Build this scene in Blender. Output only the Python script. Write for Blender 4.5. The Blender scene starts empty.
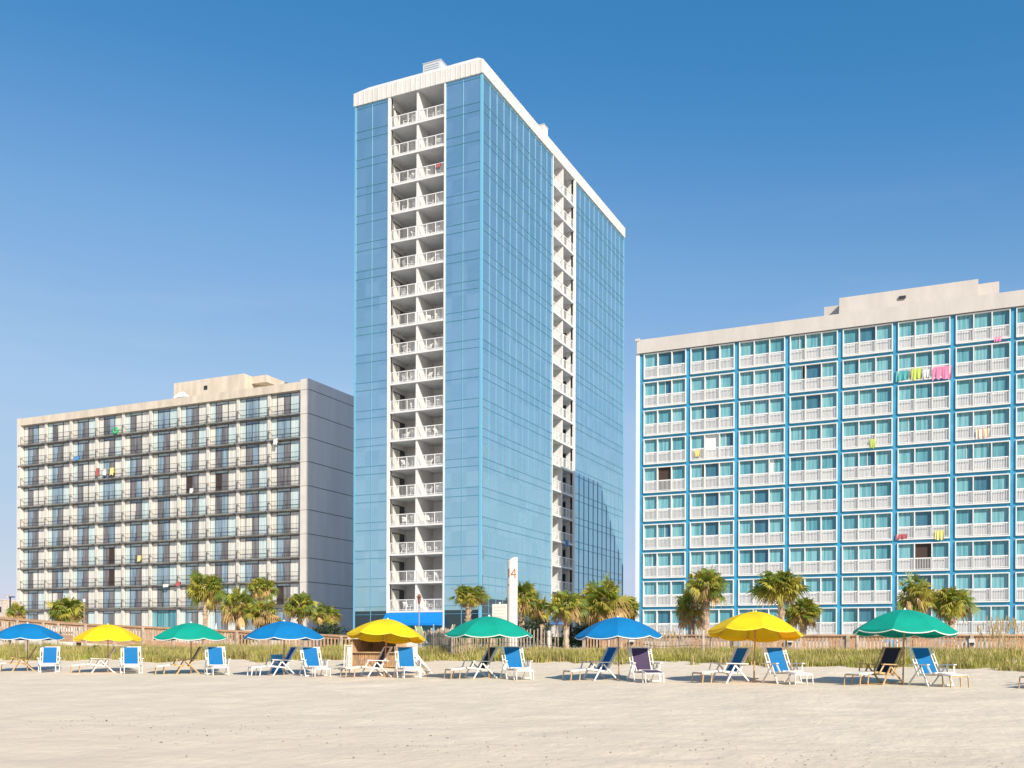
import bpy, math, random
import numpy as np
from mathutils import Vector, Matrix
random.seed(7); rng = np.random.RandomState(7)
R = math.radians
S = bpy.context.scene
COL = S.collection
EXPO = .68; YAW = R(24.94); F = 1000.0; YH = 646.5; EYE = 1.6

# ---------------------------------------------------------------- survey of the place
def WX(px, Y):                       # X on the line Y=const seen at a bearing
    t = (px-512)/F
    return Y*(math.cos(YAW)*t-math.sin(YAW))/(math.cos(YAW)+math.sin(YAW)*t)
def dep(X, Y): return -math.sin(YAW)*X+math.cos(YAW)*Y
def ZZ(px, y, Y): return EYE+(YH-(px-512)*0.0035-y)/F*dep(WX(px, Y), Y)

# ---------------------------------------------------------------- materials
def mat(name, col, rough=0.7, metal=0.0, var=0.0, scale=3.0, bump=0.0, bscale=20.0, coat=0.0, stretch=(1,1,1), col2=None, spec=0.5, transl=None):
    m = bpy.data.materials.new(name); m.use_nodes = True
    nt = m.node_tree; b = nt.nodes['Principled BSDF']
    b.inputs['Base Color'].default_value = (*col, 1)
    b.inputs['Roughness'].default_value = rough
    b.inputs['Metallic'].default_value = metal
    b.inputs['Specular IOR Level'].default_value = spec
    b.inputs['Coat Weight'].default_value = coat
    b.inputs['Coat Roughness'].default_value = 0.03
    if var or col2 or bump:
        tc = nt.nodes.new('ShaderNodeTexCoord'); mp = nt.nodes.new('ShaderNodeMapping')
        mp.inputs['Scale'].default_value = stretch
        nt.links.new(tc.outputs['Object'], mp.inputs[0])
    if var or col2:
        n = nt.nodes.new('ShaderNodeTexNoise'); n.inputs['Scale'].default_value = scale
        n.inputs['Detail'].default_value = 5
        nt.links.new(mp.outputs[0], n.inputs['Vector'])
        rp = nt.nodes.new('ShaderNodeValToRGB')
        c2 = col2 if col2 else tuple(min(1, c*(1+var)) for c in col)
        c1 = col if col2 else tuple(c*(1-var) for c in col)
        rp.color_ramp.elements[0].position = .35; rp.color_ramp.elements[1].position = .65
        rp.color_ramp.elements[0].color = (*c1, 1); rp.color_ramp.elements[1].color = (*c2, 1)
        nt.links.new(n.outputs['Fac'], rp.inputs[0]); nt.links.new(rp.outputs[0], b.inputs['Base Color'])
    if bump:
        n2 = nt.nodes.new('ShaderNodeTexNoise'); n2.inputs['Scale'].default_value = bscale; n2.inputs['Detail'].default_value = 6
        nt.links.new(mp.outputs[0], n2.inputs['Vector'])
        bp = nt.nodes.new('ShaderNodeBump'); bp.inputs['Strength'].default_value = 1; bp.inputs['Distance'].default_value = bump
        nt.links.new(n2.outputs['Fac'], bp.inputs['Height']); nt.links.new(bp.outputs[0], b.inputs['Normal'])
    if transl:
        tr = nt.nodes.new('ShaderNodeBsdfTranslucent'); tr.inputs[0].default_value = (*transl, 1)
        mx = nt.nodes.new('ShaderNodeMixShader'); mx.inputs[0].default_value = 0.35
        nt.links.new(b.outputs[0], mx.inputs[1]); nt.links.new(tr.outputs[0], mx.inputs[2])
        nt.links.new(mx.outputs[0], nt.nodes['Material Output'].inputs[0])
    return m

def curtain_mat(name, c1, c2, freq=9.0, coat=0.6):
    """curtain folds behind glass: fold shading painted as lighter and darker vertical bands, under a clear coat"""
    m = bpy.data.materials.new(name); m.use_nodes = True; nt = m.node_tree; b = nt.nodes['Principled BSDF']
    tc = nt.nodes.new('ShaderNodeTexCoord'); oi = nt.nodes.new('ShaderNodeObjectInfo')
    mp = nt.nodes.new('ShaderNodeMapping'); mp.inputs['Scale'].default_value = (freq, freq, .25)
    ad = nt.nodes.new('ShaderNodeVectorMath'); ad.operation = 'ADD'
    sc = nt.nodes.new('ShaderNodeMath'); sc.operation = 'MULTIPLY'; sc.inputs[1].default_value = 40
    nt.links.new(oi.outputs['Random'], sc.inputs[0]); nt.links.new(sc.outputs[0], ad.inputs[1])
    nt.links.new(tc.outputs['Object'], ad.inputs[0]); nt.links.new(ad.outputs[0], mp.inputs[0])
    n = nt.nodes.new('ShaderNodeTexNoise'); n.inputs['Scale'].default_value = 1; n.inputs['Detail'].default_value = 3
    nt.links.new(mp.outputs[0], n.inputs['Vector'])
    rp = nt.nodes.new('ShaderNodeValToRGB')
    rp.color_ramp.elements[0].position = .35; rp.color_ramp.elements[1].position = .62
    rp.color_ramp.elements[0].color = (*c1, 1); rp.color_ramp.elements[1].color = (*c2, 1)
    nt.links.new(n.outputs['Fac'], rp.inputs[0]); nt.links.new(rp.outputs[0], b.inputs['Base Color'])
    b.inputs['Roughness'].default_value = .6; b.inputs['Coat Weight'].default_value = coat; b.inputs['Coat Roughness'].default_value = .04
    return m

def curtain_wall_glass():
    m = bpy.data.materials.new('reflective_glass'); m.use_nodes = True; nt = m.node_tree; b = nt.nodes['Principled BSDF']
    tc = nt.nodes.new('ShaderNodeTexCoord')
    mp = nt.nodes.new('ShaderNodeMapping'); mp.inputs['Scale'].default_value = (1/1.6, 1/1.6, 1/1.375)
    nt.links.new(tc.outputs['Object'], mp.inputs[0])
    fl = nt.nodes.new('ShaderNodeVectorMath'); fl.operation = 'FLOOR'; nt.links.new(mp.outputs[0], fl.inputs[0])
    wn = nt.nodes.new('ShaderNodeTexWhiteNoise'); nt.links.new(fl.outputs[0], wn.inputs['Vector'])
    rp = nt.nodes.new('ShaderNodeValToRGB')
    rp.color_ramp.elements[0].color = (.47, .675, .725, 1); rp.color_ramp.elements[1].color = (.55, .745, .79, 1)
    nt.links.new(wn.outputs['Value'], rp.inputs[0]); nt.links.new(rp.outputs[0], b.inputs['Base Color'])
    b.inputs['Metallic'].default_value = .84; b.inputs['Roughness'].default_value = .06
    n = nt.nodes.new('ShaderNodeTexNoise'); n.inputs['Scale'].default_value = .9; nt.links.new(tc.outputs['Object'], n.inputs['Vector'])
    bp = nt.nodes.new('ShaderNodeBump'); bp.inputs['Strength'].default_value = 1; bp.inputs['Distance'].default_value = .012
    nt.links.new(n.outputs['Fac'], bp.inputs['Height']); s1=nt.nodes.new('ShaderNodeVectorMath'); s1.operation='SUBTRACT'; s1.inputs[1].default_value=(.5,.5,.5); nt.links.new(wn.outputs['Color'],s1.inputs[0])
    s2=nt.nodes.new('ShaderNodeVectorMath'); s2.operation='SCALE'; s2.inputs['Scale'].default_value=.02; nt.links.new(s1.outputs[0],s2.inputs[0])
    s3=nt.nodes.new('ShaderNodeVectorMath'); s3.operation='ADD'; nt.links.new(bp.outputs[0],s3.inputs[0]); nt.links.new(s2.outputs[0],s3.inputs[1])
    s4=nt.nodes.new('ShaderNodeVectorMath'); s4.operation='NORMALIZE'; nt.links.new(s3.outputs[0],s4.inputs[0])
    nt.links.new(s4.outputs[0], b.inputs['Normal'])
    return m

def sand_mat():
    m = bpy.data.materials.new('sand'); m.use_nodes = True; nt = m.node_tree; b = nt.nodes['Principled BSDF']
    tc = nt.nodes.new('ShaderNodeTexCoord')
    n = nt.nodes.new('ShaderNodeTexNoise'); n.inputs['Scale'].default_value = .6; n.inputs['Detail'].default_value = 8; n.inputs['Roughness'].default_value = .65
    nt.links.new(tc.outputs['Object'], n.inputs['Vector'])
    rp = nt.nodes.new('ShaderNodeValToRGB'); rp.color_ramp.elements[0].position = .3; rp.color_ramp.elements[1].position = .7
    rp.color_ramp.elements[0].color = (.595, .51, .39, 1); rp.color_ramp.elements[1].color = (.69, .595, .465, 1)
    nt.links.new(n.outputs['Fac'], rp.inputs[0])
    # damper, browner band nearer the water
    sx = nt.nodes.new('ShaderNodeSeparateXYZ'); nt.links.new(tc.outputs['Object'], sx.inputs[0])
    nn = nt.nodes.new('ShaderNodeTexNoise'); nn.inputs['Scale'].default_value = .25; nn.inputs['Detail'].default_value = 4
    nt.links.new(tc.outputs['Object'], nn.inputs['Vector'])
    ma = nt.nodes.new('ShaderNodeMath'); ma.operation = 'MULTIPLY_ADD'; ma.inputs[1].default_value = 4.0
    nt.links.new(nn.outputs['Fac'], ma.inputs[0]); nt.links.new(sx.outputs['Y'], ma.inputs[2])
    mr = nt.nodes.new('ShaderNodeMapRange'); mr.inputs['From Min'].default_value = 12.5; mr.inputs['From Max'].default_value = 19.0
    mr.inputs['To Min'].default_value = .5; mr.inputs['To Max'].default_value = 0
    nt.links.new(ma.outputs[0], mr.inputs['Value'])
    mx = nt.nodes.new('ShaderNodeMixRGB'); mx.inputs['Color2'].default_value = (.635, .52, .395, 1)
    nt.links.new(mr.outputs[0], mx.inputs['Fac']); nt.links.new(rp.outputs[0], mx.inputs['Color1']); nt.links.new(mx.outputs[0], b.inputs['Base Color'])
    b.inputs['Roughness'].default_value = .95; b.inputs['Specular IOR Level'].default_value = .15
    n2 = nt.nodes.new('ShaderNodeTexNoise'); n2.inputs['Scale'].default_value = 5; n2.inputs['Detail'].default_value = 8; n2.inputs['Roughness'].default_value = .6
    nt.links.new(tc.outputs['Object'], n2.inputs['Vector'])
    bp = nt.nodes.new('ShaderNodeBump'); bp.inputs['Strength'].default_value = 1; bp.inputs['Distance'].default_value = .035
    nt.links.new(n2.outputs['Fac'], bp.inputs['Height']); nt.links.new(bp.outputs[0], b.inputs['Normal'])
    return m

M = dict(
 sand=sand_mat(),
 glass=curtain_wall_glass(),
 mull=mat('painted_mullion', (.12,.30,.41), .5),
 mull_dark=mat('thin_mullion', (.08,.25,.34), .45),
 corner=mat('corner_mullion', (.15,.42,.58), .45),
 plaster=mat('tower_plaster', (.68,.67,.65), .85, var=.05, scale=.8),
 soffit=mat('balcony_soffit', (.60,.62,.64), .9, var=.05),
 white=mat('white_paint', (.72,.71,.68), .5, var=.03, scale=2),
 whitemetal=mat('white_railing_paint', (.76,.755,.74), .45),
 band=mat('ribbed_white_cladding', (.66,.63,.585), .6, var=.07, scale=1.5, stretch=(1,1,.2)),
 concrete=mat('buff_concrete', (.60,.52,.42), .9, var=.12, scale=1.2, stretch=(1,1,.25), bump=.01, bscale=6),
 concreteR=mat('pale_concrete', (.55,.505,.46), .9, var=.05, scale=1.2, stretch=(1,1,.25), bump=.01, bscale=6),
 gwall=mat('grey_end_wall', (.77,.79,.80), .9, var=.05, scale=.8, stretch=(1,1,.12), bump=.006, bscale=5),
 joint=mat('dark_joint', (.10,.10,.11), .9),
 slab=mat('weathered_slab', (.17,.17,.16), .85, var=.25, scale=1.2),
 railD=mat('bronze_railing', (.10,.095,.09), .5, metal=.3),
 frameD=mat('dark_window_frame', (.07,.07,.075), .5),
 pil=mat('cream_pilaster', (.63,.59,.53), .85, var=.06, scale=.8),
 cream=curtain_mat('cream_curtain_glass', (.58,.56,.49), (.74,.72,.65), 5, .3),
 aqua=curtain_mat('pale_aqua_glass', (.46,.57,.57), (.62,.71,.67), 5, .5),
 bluegl=curtain_mat('sky_blue_glass', (.15,.23,.29), (.29,.39,.46), 3, .8),
 mauve=curtain_mat('screen_door_glass', (.11,.105,.11), (.22,.205,.215), 3, .4),

 lower=curtain_mat('greyed_lower_glass', (.42,.43,.44), (.56,.57,.575), 5, .4),
 darkgl=mat('dark_glass', (.02,.035,.045), .05, coat=.5),
 brown=mat('open_door_shade', (.05,.030,.022), .7),  # flat pane painted with the darkness of the room behind an open door
 beam=mat('azure_beam', (.04,.29,.47), .6, var=.12, scale=.9),
 tealA=curtain_mat('teal_curtain_light', (.07,.27,.31), (.20,.43,.47), 6, .6),
 tealB=curtain_mat('teal_curtain_mid', (.045,.20,.25), (.11,.33,.38), 6, .7),
 tealC=curtain_mat('teal_glass_dark', (.02,.11,.17), (.04,.17,.24), 3, .8),
 wood=mat('weathered_boardwalk', (.48,.30,.18), .85, var=.2, scale=2.5, stretch=(1,1,6)),
 wood2=mat('grey_timber', (.48,.39,.31), .9, var=.3, scale=4),
 darkwood=mat('dark_timber', (.10,.055,.035), .85, var=.3, scale=4),
 picket=mat('sand_fence_slat', (.42,.34,.26), .9, var=.3, scale=5),
 tan=mat('varnished_wood', (.50,.33,.16), .5, var=.2, scale=6),
 framew=mat('white_chair_frame', (.72,.69,.64), .4),
 blue=mat('blue_canvas', (.0,.20,.52), .75, var=.04, scale=9, transl=(0,.14,.38)),
 navy=mat('navy_canvas', (.018,.014,.035), .8, var=.1, scale=9),
 purple=mat('plum_canvas', (.05,.03,.075), .8, var=.1, scale=9),
 slingw=mat('white_and_sunlit_canvas', (.70,.67,.62), .8),
 uy=mat('yellow_canopy', (.93,.77,.012), .75, var=.09, scale=1.3, bump=.012, bscale=5, transl=(.95,.22,.0)),
 ub=mat('blue_canopy', (.0,.24,.57), .75, var=.09, scale=1.3, bump=.012, bscale=5, transl=(0,.08,.30)),
 ug=mat('green_canopy', (.0,.42,.30), .75, var=.09, scale=1.3, bump=.012, bscale=5, transl=(0,.18,.11)),
 trim=mat('white_piping', (.75,.78,.72), .7),
 trimy=mat('yellow_piping', (.85,.70,.05), .7),
 polew=mat('wooden_pole', (.42,.24,.11), .5, var=.15, scale=5),
 pg=mat('palm_green', (.20,.26,.045), .5, var=.4, scale=2.0, transl=(.30,.38,.04)),
 py=mat('palm_yellow_green', (.42,.38,.065), .55, var=.3, scale=2.0, transl=(.5,.42,.05)),
 pb=mat('palm_dead_frond', (.42,.27,.11), .8, var=.35, scale=2.0),
 trunk=mat('palm_trunk', (.42,.30,.20), .9, var=.35, scale=5, bump=.03, bscale=10),
 leaf=mat('hedge_leaf', (.07,.13,.025), .6, var=.4, scale=3),
 dleaf=mat('dark_tree_leaf', (.025,.045,.018), .6, var=.4, scale=2),
 g1=mat('dune_grass_green', (.36,.36,.08), .8, var=.3, scale=.8, transl=(.46,.43,.08)),
 g2=mat('dune_grass_straw', (.58,.46,.20), .85, var=.25, scale=.8, transl=(.48,.38,.12)),
 oat=mat('sea_oat', (.58,.44,.22), .85),
 deck=mat('pool_deck', (.40,.37,.33), .9, var=.1),
 awn=mat('blue_awning', (.0,.20,.62), .6),
 store=mat('teal_storefront', (.05,.22,.25), .3, coat=.5),
 hvac=mat('galvanised_steel', (.58,.60,.62), .5, metal=.1),
 pillar=mat('white_pillar', (.72,.68,.60), .7, var=.02),
 red=mat('rust_red_lettering', (.30,.07,.03), .7),
 faint=mat('faint_grey_lettering', (.62,.52,.48), .7),
 seaweed=mat('dry_seaweed', (.13,.10,.075), .9),
 shellw=mat('bleached_shell', (.75,.70,.64), .7),
 bamboo=mat('woven_bamboo', (.48,.29,.15), .8, var=.35, scale=5, stretch=(6,6,1)),
 water=mat('sea_water', (.02,.08,.10), .15, bump=.15, bscale=.6),
 pink=mat('pink_towel', (.70,.22,.36), .9), lime=mat('lime_towel', (.48,.58,.12), .9), aq=mat('aqua_towel', (.08,.36,.36), .9),
 yell=mat('yellow_towel', (.70,.58,.22), .9), wht=mat('white_towel', (.66,.64,.62), .9), grn=mat('green_float', (.02,.45,.14), .5),
 bluet=mat('blue_towel', (.08,.24,.48), .9), redt=mat('red_towel', (.38,.09,.10), .9), orang=mat('orange_towel', (.8,.30,.05), .9),
 lampm=mat('copper_lantern', (.22,.09,.06), .5), lampg=mat('grey_post', (.30,.31,.33), .5),
 farb=mat('far_building_wall', (.55,.48,.42), .9), black=mat('black_metal', (.03,.03,.035), .5),
)

# ---------------------------------------------------------------- mesh builder
class MB:
    def __init__(s): s.v=[]; s.f=[]; s.m=[]; s.mats=[]
    def mi(s, m):
        m = M[m] if isinstance(m, str) else m
        if m not in s.mats: s.mats.append(m)
        return s.mats.index(m)
    def face(s, pts, m):
        i=len(s.v); s.v+= [tuple(p) for p in pts]; s.f.append(tuple(range(i,i+len(pts)))); s.m.append(s.mi(m))
    def box(s, x0,x1,y0,y1,z0,z1, m):
        i=len(s.v)
        s.v += [(x0,y0,z0),(x1,y0,z0),(x1,y1,z0),(x0,y1,z0),(x0,y0,z1),(x1,y0,z1),(x1,y1,z1),(x0,y1,z1)]
        s.f += [(i+3,i+2,i+1,i),(i+4,i+5,i+6,i+7),(i,i+1,i+5,i+4),(i+1,i+2,i+6,i+5),(i+2,i+3,i+7,i+6),(i+3,i,i+4,i+7)]
        s.m += [s.mi(m)]*6
    def bar(s, a, b, w, d, m, up=(0,0,1)):
        a=Vector(a); b=Vector(b); z=(b-a).normalized(); u=Vector(up)
        if abs(z.dot(u))>.98: u=Vector((0,1,0))
        x=z.cross(u).normalized(); y=x.cross(z).normalized()
        i=len(s.v)
        for p in (a,b):
            for sx,sy in ((-1,-1),(1,-1),(1,1),(-1,1)): s.v.append(tuple(p+x*sx*w/2+y*sy*d/2))
        s.f += [(i,i+1,i+2,i+3),(i+7,i+6,i+5,i+4),(i,i+4,i+5,i+1),(i+1,i+5,i+6,i+2),(i+2,i+6,i+7,i+3),(i+3,i+7,i+4,i)]
        s.m += [s.mi(m)]*6
    def tube(s, pts, rad, m, n=8, cap=True, jit=0):
        rings=[]
        for k,p in enumerate(pts):
            p=Vector(p); q=Vector(pts[min(k+1,len(pts)-1)])-Vector(pts[max(k-1,0)]); q.normalize()
            x=q.cross(Vector((0,1,0.01))); x.normalize(); y=q.cross(x); r=rad[k] if hasattr(rad,'__len__') else rad
            rings.append(len(s.v))
            for j in range(n):
                a=2*math.pi*j/n; rr=r*(1+random.uniform(-jit,jit)); s.v.append(tuple(p+x*math.cos(a)*rr+y*math.sin(a)*rr))
        mi=s.mi(m)
        for k in range(len(pts)-1):
            for j in range(n):
                s.f.append((rings[k]+j,rings[k]+(j+1)%n,rings[k+1]+(j+1)%n,rings[k+1]+j)); s.m.append(mi)
        if cap:
            s.f.append(tuple(rings[0]+j for j in range(n))[::-1]); s.m.append(mi)
            s.f.append(tuple(rings[-1]+j for j in range(n))); s.m.append(mi)
    def prism(s, poly, z0, z1, m, mtop=None):
        n=len(poly); i=len(s.v)
        s.v += [(x,y,z0) for x,y in poly]+[(x,y,z1) for x,y in poly]
        for k in range(n): s.f.append((i+k,i+(k+1)%n,i+n+(k+1)%n,i+n+k)); s.m.append(s.mi(m))
        s.f.append(tuple(range(i+n,i+2*n))); s.m.append(s.mi(mtop or m))
        s.f.append(tuple(range(i,i+n))[::-1]); s.m.append(s.mi(m))
    def mesh(s, name, smooth=False):
        me=bpy.data.meshes.new(name); me.from_pydata(s.v,[],s.f)
        for m in s.mats: me.materials.append(m)
        me.polygons.foreach_set('material_index', s.m)
        if smooth: me.polygons.foreach_set('use_smooth',[True]*len(s.f))
        me.update(); return me
    def build(s, name, parent=None, loc=(0,0,0), smooth=False):
        return link(name, s.mesh(name, smooth), parent, loc)
def link(name, me, parent=None, loc=(0,0,0), rz=0):
    o=bpy.data.objects.new(name, me); COL.objects.link(o); o.location=loc; o.rotation_euler=(0,0,rz)
    if parent: o.parent=parent
    return o
def tag(o, label=None, cat=None, group=None, kind=None):
    if label: o['label']=label
    if cat: o['category']=cat
    if group: o['group']=group
    if kind: o['kind']=kind
    return o
def thing(name, label, cat, loc=(0,0,0), rz=0, group=None):
    o=bpy.data.objects.new(name, None); COL.objects.link(o); o.location=loc; o.rotation_euler=(0,0,rz); o.empty_display_size=.3
    return tag(o, label, cat, group)
def copy_tree(o, parent=None):
    c=o.copy(); COL.objects.link(c)
    if parent: c.parent=parent
    for ch in list(o.children): copy_tree(ch, c)
    return c
ORD=['top','second','third','fourth','fifth','sixth','seventh','eighth','ninth','tenth','eleventh','twelfth','thirteenth','fourteenth','fifteenth','sixteenth','seventeenth','lowest']

# ---------------------------------------------------------------- ground
PROF=[(-400,-3.0),(-60,-1.6),(-25,-.75),(0,0.0),(10,0.08),(16,.22),(22,.43),(26.3,.635),(27.6,.66),(29.5,.74),(31.3,.92),(33,1.10),(36,1.28),(39,1.36),(44,1.40),(60,1.42),(4000,1.42)]
def ground_z(x, y):
    z=np.interp(y,[p[0] for p in PROF],[p[1] for p in PROF])
    return z+.0026*np.clip(x,-60,0)*np.clip((np.asarray(y,float)-12)/10,0,1)*np.clip((60-np.asarray(y,float))/15,0,1)
def vnoise(x, y, seed, sx, sy):
    g=np.random.RandomState(seed).rand(256,256); x=x/sx; y=y/sy
    xi=np.floor(x).astype(int); yi=np.floor(y).astype(int); fx=x-xi; fy=y-yi; fx=fx*fx*(3-2*fx); fy=fy*fy*(3-2*fy)
    a=g[xi%256,yi%256]; b=g[(xi+1)%256,yi%256]; c=g[xi%256,(yi+1)%256]; d=g[(xi+1)%256,(yi+1)%256]
    return (a*(1-fx)+b*fx)*(1-fy)+(c*(1-fx)+d*fx)*fy-.5
def relief(x, y):
    env=np.clip((y-6)/4,0,1)*np.clip((41-y)/4,0,1)
    flat=1-.55*np.exp(-((y-27.6)/1.6)**2)
    z=.042*vnoise(x,y,1,1.3,.8)+.034*vnoise(x,y,2,.55,.38)+.028*vnoise(x,y,3,3.5,2.0)+.02*vnoise(x,y,4,.24,.2)
    dune=np.clip((y-30.3)/3,0,1)*np.clip((39-y)/3,0,1)
    z2=.16*vnoise(x,y,5,6,2.5)
    return env*flat*z+dune*z2
def GZ(x,y): return float(ground_z(x,np.array(y,float))+relief(np.array(x,float),np.array(y,float)))
xs=np.concatenate([[-3000,-1200,-500,-250,-150,-110,-90,-75,-65],np.arange(-60,14,.17),[18,30,60,150,500,1500,3000]])
ys=np.concatenate([[-3000,-400,-60,-40,-25,-10,0,4],np.arange(7,40.2,.15),[44,50,60,90,150,400,1200,4000]])
X,Y=np.meshgrid(xs,ys); Z=ground_z(X,Y)+relief(X,Y)
nx,ny=len(xs),len(ys)
me=bpy.data.meshes.new('beach_sand'); idx=np.arange(nx*ny).reshape(ny,nx)
q=np.stack([idx[:-1,:-1],idx[:-1,1:],idx[1:,1:],idx[1:,:-1]],-1).reshape(-1,4)
me.vertices.add(nx*ny); me.vertices.foreach_set('co',np.stack([X,Y,Z],-1).ravel())
me.loops.add(len(q)*4); me.loops.foreach_set('vertex_index',q.ravel())
me.polygons.add(len(q)); me.polygons.foreach_set('loop_start',np.arange(0,len(q)*4,4)); me.polygons.foreach_set('loop_total',np.full(len(q),4))
me.update(calc_edges=True); me.polygons.foreach_set('use_smooth',[True]*len(q)); me.materials.append(M['sand'])
tag(link('beach_sand', me), 'pale trampled beach sand rising gently to the dune', kind='structure')
b=MB(); b.box(-3000,3000,-3000,-26,-1.2,-1.0,'water'); tag(b.build('sea'), kind='structure')
b=MB(); b.box(-400,60,46,140,1.40,1.50,'deck'); tag(b.build('pool_deck'), kind='structure')

# ---------------------------------------------------------------- world, sun, camera
SUNV=Vector((11.3,-9.0,9.7)).normalized()
w=bpy.data.worlds.new('World'); S.world=w; w.use_nodes=True; nt=w.node_tree
sky=nt.nodes.new('ShaderNodeTexSky'); sky.sky_type='NISHITA'; sky.sun_disc=False
sky.sun_elevation=math.asin(SUNV.z); sky.sun_rotation=math.atan2(SUNV.x,SUNV.y)
sky.altitude=0; sky.air_density=1.0; sky.dust_density=.6; sky.ozone_density=2.6
bg=nt.nodes['Background']; SKS=.13; bg.inputs[1].default_value=SKS
# grade of the clear air: deeper blue overhead, less glare at the horizon
KU=SKS0=.154/4
m1=nt.nodes.new('ShaderNodeVectorMath'); m1.operation='SCALE'; m1.inputs['Scale'].default_value=KU
cv=nt.nodes.new('ShaderNodeRGBCurve')
m2=nt.nodes.new('ShaderNodeVectorMath'); m2.operation='SCALE'; m2.inputs['Scale'].default_value=4/(SKS*2**EXPO)
def setc(c,pts):
    c.points[0].location=(0,0); c.points[1].location=(1,pts[-1][1]/4)
    for x,y in pts[:-1]: c.points.new(x/4,y/4)
    for p in c.points: p.handle_type='VECTOR'
setc(cv.mapping.curves[0],[(.09,.02),(.144,.047),(.165,.065),(.235,.195),(.386,.385),(.9,.57),(1.2,.72),(1.8,2.3),(4,4)])
setc(cv.mapping.curves[1],[(.15,.13),(.246,.223),(.287,.262),(.40,.407),(.63,.58),(1.1,.655),(1.35,.72),(2.2,2.8),(4,4)])
setc(cv.mapping.curves[2],[(.30,.36),(.451,.503),(.521,.578),(.694,.730),(.99,.835),(1.3,.81),(1.5,.9),(2.3,2.9),(4,4)])
cv.mapping.update()
nt.links.new(sky.outputs[0],m1.inputs[0]); nt.links.new(m1.outputs[0],cv.inputs['Color'])
tc=nt.nodes.new('ShaderNodeTexCoord'); mp=nt.nodes.new('ShaderNodeMapping'); mp.inputs['Scale'].default_value=(2.2,2.2,17); mp.inputs['Rotation'].default_value=(.05,.04,.3)
nz=nt.nodes.new('ShaderNodeTexNoise'); nz.inputs['Scale'].default_value=1.6; nz.inputs['Detail'].default_value=6; nz.inputs['Roughness'].default_value=.6
nt.links.new(tc.outputs['Generated'],mp.inputs[0]); nt.links.new(mp.outputs[0],nz.inputs['Vector'])
r1=nt.nodes.new('ShaderNodeMapRange'); r1.inputs['From Min'].default_value=.5; r1.inputs['From Max'].default_value=.78; r1.inputs['To Max'].default_value=.16; nt.links.new(nz.outputs['Fac'],r1.inputs['Value'])
sz=nt.nodes.new('ShaderNodeSeparateXYZ'); nt.links.new(tc.outputs['Generated'],sz.inputs[0])
r2=nt.nodes.new('ShaderNodeMapRange'); r2.inputs['From Min'].default_value=.42; r2.inputs['From Max'].default_value=.22; nt.links.new(sz.outputs['Z'],r2.inputs['Value'])
mu=nt.nodes.new('ShaderNodeMath'); mu.operation='MULTIPLY'; nt.links.new(r1.outputs[0],mu.inputs[0]); nt.links.new(r2.outputs[0],mu.inputs[1])
mc=nt.nodes.new('ShaderNodeMixRGB'); mc.inputs['Color2'].default_value=(.19,.205,.225,1); nt.links.new(mu.outputs[0],mc.inputs['Fac']); nt.links.new(cv.outputs[0],mc.inputs['Color1']); nt.links.new(mc.outputs[0],m2.inputs[0]); nt.links.new(m2.outputs[0],bg.inputs[0])
L=bpy.data.lights.new('Sun','SUN'); L.energy=3.8; L.angle=R(.5); L.color=(1,.92,.79)
lo=bpy.data.objects.new('Sun',L); COL.objects.link(lo); lo.rotation_euler=SUNV.to_track_quat('Z','Y').to_euler(); lo.location=(0,0,80)
cd=bpy.data.cameras.new('Camera'); cam=bpy.data.objects.new('Camera',cd); COL.objects.link(cam)
cd.sensor_width=36; cd.lens=36*F/1024; cd.clip_end=8000; cd.shift_y=(YH-384)/1024
cam.matrix_world=Matrix.Translation((0,0,EYE))@Matrix.Rotation(YAW,4,'Z')@Matrix.Rotation(R(90),4,'X')@Matrix.Rotation(R(.2),4,'Z')
S.camera=cam
S.view_settings.view_transform='Standard'; S.view_settings.look='None'; S.view_settings.gamma=1; S.view_settings.exposure=EXPO
S.render.resolution_x=1024; S.render.resolution_y=768

# ================================================================ GLASS TOWER
tx0,tx1,ty0,ty1=-55.65,-41.7,82.7,123.6; H=2.745; Z0=5.0; ZB=1.5
zs=[Z0+H*k for k in range(18)]; ZT=54.7
ax,bx=-51.55,-45.65; RD=3.2            # front recess
ay,by=99.7,105.9                       # side recess
tower=thing('hotel_tower','tall blue mirror glass hotel tower with white roof band and stacked balconies','hotel tower')
b=MB(); g=.08
poly=[(tx0+g,ty0+g),(ax,ty0+g),(ax,ty0+RD),(bx,ty0+RD),(bx,ty0+g),(tx1-g,ty0+g),(tx1-g,ay),(tx1-RD,ay),(tx1-RD,by),(tx1-g,by),(tx1-g,ty1-g),(tx0+g,ty1-g)]
b.prism(poly,ZB-.2,ZT,'plaster'); b.build('wall',tower)  # unseen left face stays pale plaster to bounce light onto the slab hotel
def skin(a, c, n, axis, fixed, out, name='glass_panel'):
    """one sheet of mirror glass with its mullions; axis 0: runs along X, 1: along Y"""
    gl=MB(); m=MB()
    def bx_(mm, u0,u1,z0,z1,o0,o1,mt):
        lo_,hi_=sorted((fixed+out*o0, fixed+out*o1))
        if axis==0: mm.box(u0,u1,lo_,hi_,z0,z1,mt)
        else: mm.box(lo_,hi_,u0,u1,z0,z1,mt)
    zl=6.1 if out>0 else 5.0
    bx_(gl,a,c,zl,ZT-.02,-.06,0,'glass'); bx_(gl,a,c,ZB,zl,-.06,-.003,'darkgl')  # dark lower glass: tree reflections put into the pane colour
    for k in range(n+1):
        u=a+(c-a)*k/n; bx_(m,u-.03,u+.03,ZB,ZT-.03,-.02,.05,'mull')
    levels=sorted([z-.35 for z in zs]+[z+.42 for z in zs]+[ZB+1.4, ZT-.35])
    for z in levels: bx_(m,a,c,z-.025,z+.025,-.02,.035,'mull_dark')
    p=gl.build(name,tower); m.build('mullion_grid',p)
skin(tx0+.12,ax-.3,2,0,ty0,-1); skin(bx+.16,tx1-.16,2,0,ty0,-1)
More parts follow.
